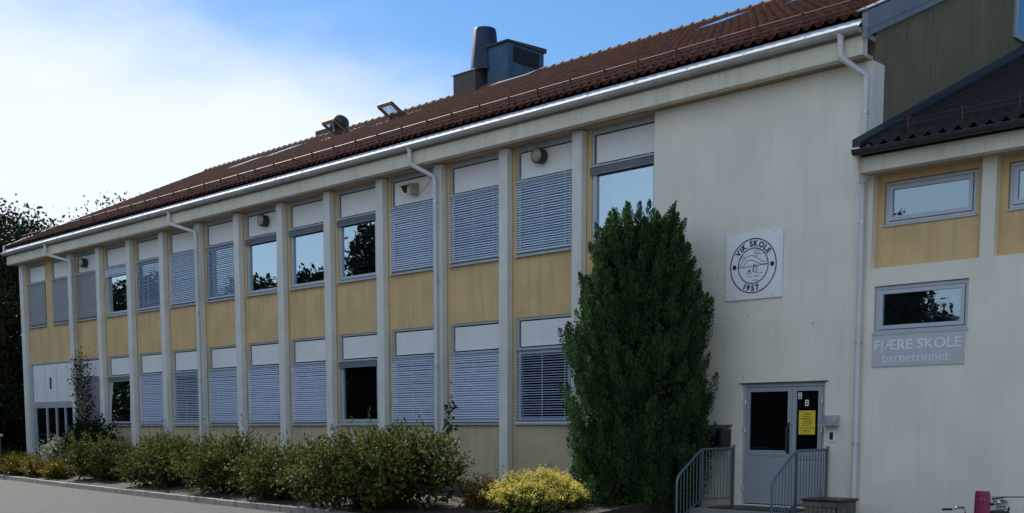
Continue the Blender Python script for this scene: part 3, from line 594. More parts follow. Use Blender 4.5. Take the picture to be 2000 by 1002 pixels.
def wingwin(x0, x1, z0, z1, y, blind):
    f = MB()
    for (a, b, c, d) in ((x0, x1, z0, z0+.055), (x0, x1, z1-.055, z1), (x0, x0+.055, z0+.055, z1-.055), (x1-.055, x1, z0+.055, z1-.055)): f.box(a, b, y, y+.1, c, d)
    for (a, b, c, d) in ((x0+.065, x1-.065, z0+.065, z0+.13), (x0+.065, x1-.065, z1-.13, z1-.065), (x0+.065, x0+.13, z0+.13, z1-.13), (x1-.13, x1-.065, z0+.13, z1-.13)): f.box(a, b, y-.02, y+.07, c, d)
    w = f.build('window', 'alu', wing, (x0, y, z0))
    MB().poly([(x0-.03, y-.07, z0-.03), (x0-.03, y-.07, z0-.005), (x0-.03, y+.01, z0+.02), (x0-.03, y+.01, z0-.03)], (x1-x0+.06, 0, 0)).build('sill', 'alu', w, (x0, y, z0))
    MB().box(x0+.13, x1-.13, y+.01, y+.018, z0+.13, z1-.13).build('pane', 'glass_mid', w, (x0, y, z0))
    if blind:
        b = MB(); n = int((z1-z0-.26)/.025)
        for k_ in range(n): z = z0+.13+k_*.025; b.add([(x0+.13, y+.05, z), (x1-.13, y+.05, z), (x1-.13, y+.062, z+.021), (x0+.13, y+.062, z+.021)], [(0, 1, 2, 3)])
        b.build('inner_blind', 'panel', w, (x0, y, z0))
for i, (a, b) in enumerate(bays): wingwin(a+.14, b-.15, 5.15, 5.85, .19, True)
wingwin(6.62, 8.22, 3.34, 4.12, .05, False)
MB().box(6.5, wx1-.1, 1.2, 1.3, .5, 5.9).build('interior_room', 'interior', wing, (10, 1.2, 1))
MB().box(wx1-.3, wx1, .42, 14, -.1, 6.0).build('end_wall', 'cream', wing, (wx1, 5, 0))
# wing roof
ZW, SW, YWE = 6.33, .435, -.55
MB().box(6.50, wx1, -.40, -.22, 5.955, 6.2).build('fascia', 'beam', wing, (8, -.4, 6))
MB().box(6.50, wx1, -.22, .42, 5.97, 6.03).build('soffit', 'soffit', wing, (8, -.4, 6))
MB().poly([(6.44, -.58, 6.30), (6.44, -.40, 5.80), (6.44, -.30, 5.80), (6.44, -.003, 5.97), (6.44, -.003, 6.45)], (.055, 0, 0)).build('end_plate', 'cream', wing, (6.44, -.4, 6))
tiled('wing_roof', lambda y: 6.47, wx1+.2, YWE+.05, 9.0, lambda y: ZW+SW*(y-YWE), .245, .345, wing, 'wtile')
MB().poly([(wx1, YWE, ZW-.10), (wx1, 9, ZW-.10+SW*(9-YWE)), (wx1, 18.5, ZW-.1), ], (-(wx1-6.46), 0, 0)).build('roof_body', 'dark', wing, (10, 0, ZW))
gutter('gutter', 6.47, wx1, -.60, 6.27, .07, 'dark', wing)
MB().hexa([(6.452, YWE-.06, ZW+.0), (6.60, YWE-.06, ZW+.0), (6.60, 9, ZW+.0+SW*(9-YWE)), (6.452, 9, ZW+.0+SW*(9-YWE)), (6.452, YWE-.06, ZW+.13), (6.60, YWE-.06, ZW+.08), (6.60, 9, ZW+.08+SW*(9-YWE)), (6.452, 9, ZW+.24+SW*(9-YWE))]).build('roof_flashing', 'flashing', wing, (6.5, 0, ZW))
ws = link('snow_guard', None, wing, (8, 0, ZW))
for h in (.12, .2): MB().tube([(6.85, .05, ZW+SW*.6+h), (wx1, .05, ZW+SW*.6+h)], .012, 6).build('rail', 'dark', ws, (8, 0, ZW))
x = 7.1; 
while x < wx1: MB().bar((x, .06, ZW+SW*.6), (x, .02, ZW+SW*.6+.26), .01, .05, (0, 1, 0)).bar((x, .02, ZW+SW*.6+.25), (x, .35, ZW+SW*.9+.03), .01, .04).build('bracket', 'brown_metal', ws, (x, 0, ZW)); x += .9

# ------------------------------------------------------------------ signs
VX, VZ = 3.633, 4.104
vs = MB().box(VX, VX+1.2, -.035, -.012, VZ, VZ+1.2).build('school_sign', 'signwhite', None, (VX+.6, -.02, VZ)); tag(vs, 'square white sign with round navy school emblem and the year 1957', 'sign')
em_ = MB(); cx, cz = VX+.6-.01, VZ+.6; yf = -.0385
def fr(m_, pts, w_, closed=False):   # flat ribbon in the sign's plane
    n = len(pts); rng_ = range(n if closed else n-1)
    for i in rng_:
        a = Vector((pts[i][0], 0, pts[i][1])); b = Vector((pts[(i+1) % n][0], 0, pts[(i+1) % n][1])); d = (b-a); 
        if d.length < 1e-6: continue
        e = d.normalized()*w_*.25; a -= e; b += e; s_ = Vector((-d.z, 0, d.x)).normalized()*w_/2
        m_.add([(a-s_)+Vector((0, yf, 0)), (a+s_)+Vector((0, yf, 0)), (b+s_)+Vector((0, yf, 0)), (b-s_)+Vector((0, yf, 0)), (a-s_)+Vector((0, yf+.003, 0)), (a+s_)+Vector((0, yf+.003, 0)), (b+s_)+Vector((0, yf+.003, 0)), (b-s_)+Vector((0, yf+.003, 0))], [(0, 1, 2, 3), (7, 6, 5, 4), (0, 4, 5, 1), (2, 6, 7, 3), (1, 5, 6, 2), (3, 7, 4, 0)])
def circ(r, n=72, cx_=cx, cz_=cz): return [(cx_+r*math.cos(2*math.pi*i/n), cz_+r*math.sin(2*math.pi*i/n)) for i in range(n)]
R1, R2 = .485, .318
fr(em_, circ(R1), .020, True); fr(em_, circ(R2), .018, True)
def C(u, v): return (cx+u*R2, cz+v*R2)      # unit coordinates in the inner disc
fr(em_, [C(-.99, -.05), C(.99, .02)], .011)
hill = [C(-.9, -.04), C(-.8, .2), C(-.62, .42), C(-.4, .55), C(-.15, .60), C(.1, .54), C(.35, .38), C(.6, .2), C(.8, .18), C(.97, .2)]
fr(em_, hill, .009)
fr(em_, [C(-.65, -.03), C(-.55, .16), C(-.38, .32), C(-.15, .35), C(.05, .28), C(.3, .14), C(.55, .05), C(.97, .03)], .009)
fr(em_, [C(-.84, .5), C(-.7, .55), C(-.5, .50)], .008)
fr(em_, [C(.15, .5), C(.4, .66), C(.75, .65)], .008)
fr(em_, circ(.032, 14, *C(.22, .78)), .006, True)
for a in range(8): t = a*math.pi/4+.2; fr(em_, [C(.22+.14*math.cos(t), .78+.14*math.sin(t)), C(.22+.24*math.cos(t), .78+.22*math.sin(t))], .006)
fr(em_, [C(.0, -.35), C(.06, .08)], .018); fr(em_, [C(.10, .08), C(.2, -.1), C(.24, -.35), C(.02, -.33)], .006); fr(em_, [C(.12, -.1), C(.3, -.05), C(.22, -.3)], .005)
fr(em_, [C(-.33, -.33), C(-.25, -.24), C(-.17, -.33)], .020); fr(em_, [C(-.25, -.24), C(-.25, -.17)], .010)
for (u0, v0, n_) in ((-.45, -.42, 4), (.15, -.40, 2), (.4, -.42, 3), (-.35, -.58, 3), (.05, -.58, 4), (.0, -.82, 4)):
    fr(em_, [C(u0+.09*i, v0+(.02 if i % 2 else -.03)) for i in range(n_+1)], .007)
em_.build('emblem', 'navy', vs, (cx, yf, cz))
dd = MB()
for dx_ in (-1, 1): c_ = [(cx+dx_*(R1+R2)/2, yf, cz)]; dd.poly([(cx+dx_*(R1+R2)/2+.043*math.cos(t*math.pi/12), yf, cz+.043*math.sin(t*math.pi/12)) for t in range(24)], (0, .003, 0))
dd.build('emblem_dot', 'navy', vs, (cx, yf, cz))
lt = MB()
def arc_text(txt, r, a0, a1, size, inward=False):
    n = len(txt)
    ws_ = []
    for chh in txt:
        if chh == ' ': ws_.append((None, size*.42)); continue
        v, f = text_mesh(chh, size, .006*size/.15); xsv = [q[0] for q in v]; ws_.append(((v, f, min(xsv), max(xsv)), max(xsv)-min(xsv)+size*.14))
    tot = sum(w_ for _, w_ in ws_); acc = 0
    for dta, w_ in ws_:
        t = (acc+w_/2)/tot; acc += w_; a = a0+(a1-a0)*t
        if dta is None: continue
        v, f, xmn, xmx = dta; xm = (xmn+xmx)/2
        if not inward: rot = a-math.pi/2; rb = r
        else: rot = a+math.pi/2; rb = r
        ca_, sa_ = math.cos(rot), math.sin(rot); ox, oz = cx+rb*math.cos(a), cz+rb*math.sin(a); vv = []
        for q in v: X_, Z_ = q[0]-xm, q[1]-size*.34; vv.append((ox+X_*ca_-Z_*sa_, yf-q[2], oz+X_*sa_+Z_*ca_))
        lt.add(vv, f)
arc_text('VIK SKOLE', (R1+R2)/2, rad(151), rad(31), .140); arc_text('1957', (R1+R2)/2, rad(241), rad(292), .140, True)
lt.build('lettering', 'navy', vs, (cx, yf, cz))
sc = MB()
for u in (.15, .85):
    for v in (.03, .97): sc.tube([(VX+u*1.2, -.04, VZ+v*1.2), (VX+u*1.2, -.034, VZ+v*1.2)], .010, 8); sc.tube([(VX+v*1.2, -.04, VZ+u*1.2), (VX+v*1.2, -.034, VZ+u*1.2)], .010, 8)
sc.build('screw', 'metal', vs, (cx, yf, cz))
FX0, FX1, FZ0, FZ1 = 6.61, 8.20, 2.78, 3.29
fs = MB().box(FX0, FX1, -.022, -.004, FZ0, FZ1).build('name_sign', 'signgrey', None, (FX0, 0, FZ0)); tag(fs, 'grey name board with pale lettering below the small window of the wing', 'sign')
fl_ = MB()
def line(txt, size, x0, x1, zb, bold):
    v, f = text_mesh(txt, size, bold); mn = min(q[0] for q in v); mxx = max(q[0] for q in v); k_ = (x1-x0)/(mxx-mn)
    fl_.add([(x0+(q[0]-mn)*k_, -.0255-q[2], zb+q[1]) for q in v], f)
line('FJÆRE SKOLE', .235, 6.655, 8.155, 3.055, .004); line('barnetrinnet', .22, 6.81, 7.96, 2.845, .0)
fl_.build('lettering', 'lettering', fs, (7.4, -.02, 3))

# ------------------------------------------------------------------ small things on the walls
lamps = [(-1.31, 7.57, 'round wall lamp above the blinds of the bay left of the cypress'), (-6*B+1.12, 7.52, 'round wall lamp above the raised blind halfway along the facade'), (-23.12, 7.47, 'round wall lamp near the far end of the facade')]
for (lx, lz, lab) in lamps:
    t = thing('wall_lamp', (lx, .17, lz), lab, 'wall lamp', 'wall lamps under the eaves'); d0 = .19
    MB().tube([(lx, .23, lz), (lx, .05, lz)], [.155, .16], 28).tube([(lx, .06, lz), (lx, .02, lz)], [.17, .16], 28).build('housing', 'lampring', t, (lx, .17, lz), smooth=True)
    MB().ell((lx, .03, lz), (.14, .05, .14), 24, 12).build('lamp_glass', 'lamp', t, (lx, .0, lz), smooth=True)
dt = thing('floodlight', (-5.6, .2, 7.5), 'beige angular sensor floodlight under the eaves beside the nearest long downpipe', 'floodlight')
MB().poly([(-5.72, .22, 7.62), (-5.72, -.14, 7.56), (-5.72, -.14, 7.53), (-5.72, .22, 7.59)], (.34, 0, 0)).build('hood', 'beige', dt, (-5.6, 0, 7.6))
MB().box(-5.50, -5.39, -.06, .22, 7.33, 7.585).build('body', 'beige', dt, (-5.5, 0, 7.4)); MB().poly([(-5.70, .0, 7.4), (-5.70, -.11, 7.55), (-5.70, .2, 7.58), (-5.70, .2, 7.4)], (.19, 0, 0)).build('lamp_head', 'black', dt, (-5.6, 0, 7.5))
def cable(pts, nm, lab): 
    o = MB().tube(pts, .006, 5).build(nm, 'crate', None, pts[0]); tag(o, lab, 'cable', 'loose cables under the eaves')
cable([(-5.38, .0, 7.5), (-5.1, .02, 7.3), (-4.85, .1, 7.55), (-4.8, .12, 7.75), (-4.78, .0, 7.86)], 'cable', 'thin cable looping from the floodlight to the downpipe')
cable([(-1.31, .1, 7.78), (-1.45, -.02, 7.84), (-1.75, -.12, 7.80), (-1.85, -.14, 7.86)], 'cable', 'thin cable from the lamp left of the cypress to the soffit')
ic = thing('intercom', (5.9, 0, 1.6), 'white door intercom with black keypad right of the entrance door', 'intercom')
MB().box(5.84, 5.965, -.035, -.003, 1.51, 1.70).build('housing', 'signwhite', ic, (5.9, 0, 1.6), bevel=.006); MB().box(5.87, 5.935, -.042, -.036, 1.545, 1.675).build('keypad', 'black', ic, (5.9, 0, 1.6))
rh = thing('rain_hood', (5.9, 0, 1.8), 'small sloping metal rain hood above the door intercom', 'rain hood')
MB().poly([(5.74, -.003, 1.97), (5.74, -.25, 1.80), (5.74, -.25, 1.785), (5.74, -.003, 1.955)], (.30, 0, 0)).build('hood_plate', 'metal', rh, (5.9, 0, 1.9))
for xx in (5.75, 6.02): MB().poly([(xx, -.003, 1.953), (xx, -.235, 1.788), (xx, -.003, 1.78)], (.008, 0, 0)).build('bracket', 'metal', rh, (xx, 0, 1.85))
mb = thing('mailbox', (3.5, -.2, 1.4), 'black metal mailbox between the cypress and the entrance door', 'mailbox')
MB().box(3.28, 3.80, -.34, -.003, 1.40, 1.72).build('body', 'black', mb, (3.5, -.2, 1.4), bevel=.01); MB().poly([(3.26, -.37, 1.73), (3.26, -.003, 1.79), (3.26, -.003, 1.81), (3.26, -.37, 1.75)], (.56, 0, 0)).build('lid', 'dark', mb, (3.5, -.2, 1.7))

# ------------------------------------------------------------------ steps and railings
sp = thing('entrance_steps', (4.9, -.6, 0), 'low concrete landing with two steps in front of the entrance door', 'steps')
MB().box(3.75, 6.0, -1.25, -.003, 0.0, .30).build('landing', 'step', sp, (4.9, -.6, 0), bevel=.012)
MB().box(3.8, 5.95, -1.60, -1.253, 0.0, .15).build('step', 'step', sp, (4.9, -1.4, 0), bevel=.012)
MB().box(4.05, 5.7, -1.05, -.15, .302, .316).build('door_mat', 'black', sp, (4.9, -.6, .3))
def railing(X, lab):
    r = thing('railing', (X, -.9, .0), lab, 'railing', 'railings beside the entrance steps'); zt = .30+1.07
    MB().tube([(X, -.02, zt+.06), (X, -.03, zt+.005), (X, -.08, zt), (X, -1.02, zt-.01), (X, -1.12, zt-.04), (X, -1.72, .93), (X, -1.79, .84), (X, -1.80, .72), (X, -1.80, .0)], .024, 10).build('handrail', 'rail', r, (X, -.9, 0), smooth=True)
    bo = MB().bar((X, -.05, .44), (X, -1.08, .44), .03, .02).bar((X, -1.08, .44), (X, -1.79, .10), .03, .02)
    bo.build('lower_rail', 'rail', r, (X, -.9, .4)); MB().box(X-.006, X+.006, -1.08, -.05, 1.20, 1.21).build('middle_rail', 'rail', r, (X, -.5, 1.2))
    for y in (-.05, -1.06): MB().box(X-.02, X+.02, y-.02, y+.02, .30, zt).build('post', 'rail', r, (X, y, .3))
    b0 = None
    ys = [-.05-.096*i for i in range(1, 18)]
    for y in ys:
        if abs(y+1.06) < .03: continue
        if y > -1.06: z0_, z1_ = .44, zt-.01
        else: t = (-1.06-y)/.74; z0_ = .44-.34*t; z1_ = zt-.03-(.45)*t
        MB().tube([(X, y, z0_), (X, y, z1_)], .008, 6).build('baluster', 'rail', r, (X, y, z0_))
railing(3.88, 'blue grey step railing on the cypress side of the door'); railing(5.83, 'blue grey step railing on the downpipe side of the door')

# ------------------------------------------------------------------ crate, bicycle
cr = thing('planter_box', (6.5, -1.0, 0), 'low wooden slatted planter box with dark lid beneath the corner downpipe', 'planter box')
cb = MB()
for i in range(7): x = 6.22+i*.082; cb.box(x, x+.07, -1.42, -1.40, 0.0, .54)
for i in range(6): y = -1.39+i*.1; cb.box(6.20, 6.22, y, y+.085, 0, .54); cb.box(6.80, 6.82, y, y+.085, 0, .54)
cb.box(6.22, 6.80, -.82, -.80, 0, .54).box(6.20, 6.82, -1.44, -1.42, .46, .54).box(6.24, 6.78, -1.38, -.84, 0, .3)
cb.build('slatted_sides', 'crate', cr, (6.5, -1, 0)); MB().box(6.17, 6.85, -1.46, -.76, .545, .585).build('lid', 'black', cr, (6.5, -1, .5), bevel=.01)
def bicycle(ox, oy, s, lab, seat):
    b = thing('bicycle', (ox, oy, 0), lab, 'bicycle', 'bicycles against the wing wall')
    def T(x_, y_, z_): return (ox+x_*s, oy+y_*s, z_*s)
    for wx in (0, .72):
        m_ = MB(); R = .22; m_.tube([T(wx+R*math.cos(t*math.pi/14), 0, R+R*math.sin(t*math.pi/14)) for t in range(29)], .022*s, 8, False); wh = m_.build('wheel', 'black', b, T(wx, 0, R), smooth=True)
        sp_ = MB()
        for t in range(12): a = t*math.pi/6; sp_.tube([T(wx, 0, R), T(wx+(R-.015)*math.cos(a), 0, R+(R-.015)*math.sin(a))], .0022*s, 4)
        sp_.tube([T(wx, -.04, R), T(wx, .04, R)], .018*s, 8); sp_.build('spokes', 'chrome', wh, T(wx, 0, R))
    fm = MB().tube([T(.08, 0, .44), T(.36, 0, .24), T(.72, 0, .22), T(.52, 0, .46), T(.36, 0, .24)], .015*s, 8).tube([T(.09, 0, .40), T(.50, 0, .42)], .015*s, 8).tube([T(0, 0, .22), T(.06, 0, .36), T(.10, 0, .50)], .014*s, 8)
    fm.build('frame', 'pink' if seat else 'dark', b, T(.3, 0, .3), smooth=True)
    MB().tube([T(.10, 0, .50), T(.08, 0, .55), T(.06, -.10, .56), T(.00, -.20, .55), T(-.10, -.25, .545)], .010*s, 8).tube([T(.08, 0, .55), T(.06, .10, .56), T(.0, .2, .55), T(-.10, .25, .545)], .010*s, 8).build('handlebar', 'chrome', b, T(.1, 0, .5), smooth=True)
    for sy in (-1, 1): MB().tube([T(-.01, sy*.21, .549), T(-.14, sy*.265, .543)], .017*s, 8).build('grip', 'black', b, T(-.1, sy*.25, .54), smooth=True)
    MB().tube([T(.03, -.17, .57), T(.03, -.17, .60)], [.03*s, .02*s], 10).build('bell', 'chrome', b, T(.03, -.17, .57), smooth=True)
    MB().ell(T(.56, 0, .52), (.13*s, .07*s, .035*s), 14, 8).tube([T(.52, 0, .45), T(.53, 0, .51)], .012*s, 8).build('saddle', 'black', b, T(.55, 0, .5), smooth=True)
    MB().tube([T(.36, -.09, .20), T(.36, .09, .28)], .01*s, 8).box(*[v for v in (ox+.32*s, ox+.40*s, oy-.12*s, oy-.07*s, .185*s, .205*s)]).build('pedals', 'black', b, T(.36, 0, .24))
    return b, T
bk1, T = bicycle(8.86, -1.5, 1.0, 'small childs bicycle with a pink perforated carrier seat against the wing wall', True)
# carrier seat: rounded plastic shell with punched holes
ps = MB(); W0, W1, H0, H1 = 9.11, 9.36, .40, .83; holes = [(.3, .72, .02), (.5, .76, .03), (.7, .72, .02), (.35, .56, .025), (.62, .58, .025), (.3, .4, .015), (.75, .42, .015), (.5, .38, .02)]
NX_, NZ_ = 26, 40; keep = {}
V = []; Fq = []
for j in range(NZ_+1):
    v = j/NZ_
    for i in range(NX_+1):
        u = i/NX_; ww = 1-.10*v; rx = .035 if v > .92 else 0; edge = max(0, (v-.88)/.12); inset = .12*edge*edge
        uu = .5+(u-.5)*(ww-inset*1.2)+.02*(1-v); V.append((W0+(W1-W0)*uu, -1.62+.05*(2*u-1)**2, H0+(H1-H0)*v))
for j in range(NZ_):
    for i in range(NX_):
        u, v = (i+.5)/NX_, (j+.5)/NZ_
        if any((u-a)**2*.34+(v-b)**2 < c*c for a, b, c in holes): continue
        a = j*(NX_+1)+i; Fq.append((a, a+1, a+NX_+2, a+NX_+1))
st = MB().add(V, Fq).build('carrier_seat', 'pink', bk1, (9.2, -1.6, .4), smooth=True); sm = st.modifiers.new('solid', 'SOLIDIFY'); sm.thickness = .02
MB().tube([(9.40, -1.6, .72), (9.55, -1.6, .755), (9.8, -1.6, .765), (10.0, -1.58, .76)], .008, 6).build('carrier_hoop', 'black', bk1, (9.5, -1.6, .7))
bk2, T2 = bicycle(9.35, -1.15, 1.15, 'dark bicycle behind the pink one at the right edge', False)
wb = MB()
for i in range(9): wb.tube([T2(.02+.0*i, -.14+.035*i, .46), T2(-.06, -.17+.042*i, .63)], .004, 5)
for z in (.46, .5, .54, .58, .62): wb.tube([T2(-.0, -.16, z), T2(-.0, .16, z), T2(-.28, .16, z), T2(-.28, -.16, z), T2(-.0, -.16, z)], .004, 5)
wb.build('wire_basket', 'black', bk2, T2(0, 0, .5))

# ------------------------------------------------------------------ low wall left
lwll = thing('garden_wall', (-33, -1.0, 0), 'low dark wall with white coping left of the building', 'low wall')
MB().box(-40, -28.7, -1.05, -.80, 0, 1.44).build('wall_body', 'crate', lwll, (-33, -1, 0)); MB().box(-40, -28.62, -1.12, -.74, 1.44, 1.53).build('coping', 'white_metal', lwll, (-33, -1, 1.5))

# ------------------------------------------------------------------ plants
def shrub(x, y, rx, ry, h, z0, nspr, label, m='shrub', leaf=(.075, .034), group='evergreen shrubs along the facade', name='shrub', cat='shrub', droop=.25, seed=1, peaks=7, sprl=(.25, .5), lps=14, extra=None):
    rng = np.random.default_rng(seed); t = thing(name, (x, y, z0), label, cat, group)
    # uneven dome: a few lobes
    nl = 9; la = rng.uniform(0, 2*np.pi, nl); lr = rng.uniform(.25, .75, nl); lc = np.stack([x+rx*lr*np.cos(la), y+ry*lr*np.sin(la)], 1); lh = h*rng.uniform(.55, .98, nl); ls = rng.uniform(.32, .55, nl)
    lc[0] = (x, y); lh[0] = h*.95; ls[0] = .6
    k = rng.integers(0, nl, nspr); th = rng.uniform(0, 2*np.pi, nspr); ph = np.arccos(rng.uniform(-.1, 1, nspr)); rr = rng.uniform(.55, 1.0, nspr)**.6
    dx = np.sin(ph)*np.cos(th); dy = np.sin(ph)*np.sin(th); dz = np.cos(ph)
    base = np.stack([lc[k, 0]+dx*rx*ls[k]*rr, lc[k, 1]+dy*ry*ls[k]*rr, z0+np.maximum(.05, lh[k]*(.42+.50*dz*rr))], 1)
    d = np.stack([dx, dy, dz*.8+.35], 1)+rng.normal(0, .35, (nspr, 3)); d /= np.linalg.norm(d, axis=1, keepdims=True)
    sl_ = rng.uniform(*sprl, nspr); spike = rng.random(nspr) < .02; sl_[spike] *= 1.7; d[spike] = d[spike]*.5+np.array([0, 0, .9])
    tt = np.linspace(.0, 1, lps)[None, :, None]
    P = base[:, None, :]+d[:, None, :]*sl_[:, None, None]*tt; P[:, :, 2] -= (tt[:, :, 0]**2)*sl_[:, None]*droop
    P += rng.normal(0, .012, P.shape); c = P.reshape(-1, 3); dd_ = np.repeat(d, lps, 0)*.7+rng.normal(0, .6, (len(c), 3)); dd_[:, 2] += .2
    c[:, 2] = np.maximum(c[:, 2], z0*.5+.04)
    V1, F1 = leaves(c, dd_, leaf[0]*rng.uniform(.7, 1.3, len(c)), leaf[1]*rng.uniform(.8, 1.2, len(c)), rng)
    # inner filling
    n2 = nspr*3; k2 = rng.integers(0, nl, n2); q = rng.normal(size=(n2, 3)); q /= np.linalg.norm(q, axis=1, keepdims=True); q *= rng.random((n2, 1))**.4*.9
    c2 = np.stack([lc[k2, 0]+q[:, 0]*rx*ls[k2], lc[k2, 1]+q[:, 1]*ry*ls[k2], z0+np.maximum(.03, lh[k2]*(.45+.45*q[:, 2]))], 1)
    V2, F2 = leaves(c2, rng.normal(size=(n2, 3)), leaf[0]*1.9, leaf[1]*2.6, rng)
    V3 = np.vstack([V1, V2]); F3 = np.vstack([F1, F2+len(V1)])
    o = npmesh('foliage', V3, F3, m, t, (x, y, z0))
    st = MB()
    for i in range(12):
        a = rng.uniform(0, 6.28); st.tube([(x, y, 0.02), (x+.06*math.cos(a), y+.06*math.sin(a), z0+.05), (x+rx*.4*math.cos(a), y+ry*.4*math.sin(a), z0+h*.35), (x+rx*.6*math.cos(a), y+ry*.6*math.sin(a), z0+h*.62)], [.03, .018, .012, .006], 5)
    st.build('stem', 'bark', t, (x, y, z0)); return t, base, d, rng
for a in (
 (-17.4, -2.35, 1.8, .85, 1.50, .12, 640, 'dark arching evergreen shrub behind the golden hedge, smallest of the row', 11),
 (-12.9, -2.8, 1.85, .95, 1.50, .10, 800, 'wide evergreen shrub left of the second downpipe', 12),
 (-9.0, -3.15, 1.7, .95, 1.55, .10, 780, 'evergreen shrub right of the second downpipe', 13),
 (-5.75, -3.45, 1.4, .9, 1.3, .10, 640, 'low evergreen shrub beside the largest shrub', 14)):
    shrub(*a[:7], a[7], seed=a[8])
shrub(-1.75, -4.0, 2.35, 1.25, 1.72, .08, 1700, 'largest evergreen shrub of the row with pale bending tips, near the nearest downpipe', seed=15, leaf=(.07, .034))
hx = [(-25.6, -1.75, .9, .55, .80), (-23.9, -1.95, 1.0, .55, .84), (-22.1, -2.1, 1.0, .55, .74), (-20.3, -2.25, .9, .5, .64)]
for i, (x, y, rx, ry, h) in enumerate(hx):
    shrub(x, y, rx, ry, h, .10, 420, ['golden green low shrub, leftmost of the four in the low hedge', 'golden green low shrub, second from left in the low hedge', 'golden green low shrub, third from left in the low hedge', 'golden green low shrub, rightmost of the four in the low hedge'][i], m='yellowgreen', leaf=(.05, .03), group='golden shrubs forming a low hedge', name='golden_shrub', seed=31+i, sprl=(.1, .22), lps=8, droop=0)
shrub(-22.6, -1.2, .85, .5, 1.30, .15, 170, 'shrub with white edged leaves below the far entrance', m='white_leaf', leaf=(.11, .07), group=None, name='variegated_shrub', seed=41, lps=7)
shrub(-21.3, -.85, 1.2, .6, 2.0, .2, 700, 'dark tall shrub at the foot of the climber', m='conifer', leaf=(.09, .05), group=None, name='dark_shrub', seed=42, lps=10)
shrub(.35, -3.15, .75, .5, .72, .10, 330, 'reddish low spirea between the largest shrub and the yellow flowers', m='red', leaf=(.045, .028), group=None, name='spirea', seed=43, sprl=(.12, .28), lps=9, droop=.1)
shrub(-.2, -1.0, .45, .3, .40, .40, 90, 'small reddish plant growing at the foot of the wall', m='red', leaf=(.05, .03), group=None, name='seedling', seed=44, sprl=(.1, .25), lps=8, droop=.1)
fb, fbase, fd, rng = shrub(1.6, -3.05, 1.4, .9, .86, .10, 850, 'low bush covered in bright yellow flowers in front of the cypress', m='shrub', leaf=(.05, .026), group=None, name='flowering_bush', cat='flowering bush', seed=51, sprl=(.1, .25), lps=9, droop=.05)
tip = fbase+fd*.20; tip = tip[tip[:, 2] > .42]; tip = tip[rng.random(len(tip)) < .75]
c = np.repeat(tip, 26, 0)+rng.normal(0, .030, (len(tip)*26, 3)); c[:, 2] += .02; dd_ = rng.normal(size=c.shape); dd_[:, 2] = np.abs(dd_[:, 2])
V, Fq = leaves(c, dd_, .026, .022, rng); npmesh('blossom', V, Fq, 'flower', fb, (1.75, -3, .1))
# thin sapling and the wall climber
def vine(x, y, z0, h, spread, n, lf, label, m, name, cat, seed, yj=.05):
    rng = np.random.default_rng(seed); t = thing(name, (x, y, z0), label, cat); st = MB(); cs = []
    for s_ in range(3 if spread > .15 else 1):
        pts = [Vector((x+rng.normal(0, spread*.3), y, z0))]
        if s_: pts = [Vector(cs[0])]
        for i in range(9): pts.append(pts[-1]+Vector((rng.normal(0, spread*.3), rng.normal(0, yj*.2), h/9)))
        for p_ in pts: p_.y = min(p_.y, -.02)
        st.tube(pts, [.012-.001*i for i in range(10)], 5); cs += pts
    st.build('stem', 'bark', t, (x, y, z0)); k_ = rng.integers(0, len(cs), n); base = np.array([tuple(v) for v in cs])[k_]
    c = base+rng.normal(0, 1, (n, 3))*np.array([spread*.75, yj, h/14]); c[:, 1] = np.minimum(c[:, 1], -.03); dd_ = rng.normal(size=(n, 3))
    V, Fq = leaves(c, dd_, lf*rng.uniform(.7, 1.3, n), lf*.5, rng); npmesh('foliage', V, Fq, m, t, (x, y, z0))
vine(-3.45, -.6, .4, 1.95, .085, 95, .15, 'thin leafy sapling growing up beside the nearest downpipe', 'treeleaf', 'sapling', 'sapling', 61, .07)
vine(-22.75, -.14, .8, 3.2, .30, 1500, .10, 'dark climbing plant on the pillar right of the far entrance', 'conifer', 'climber', 'climber', 62, .08)

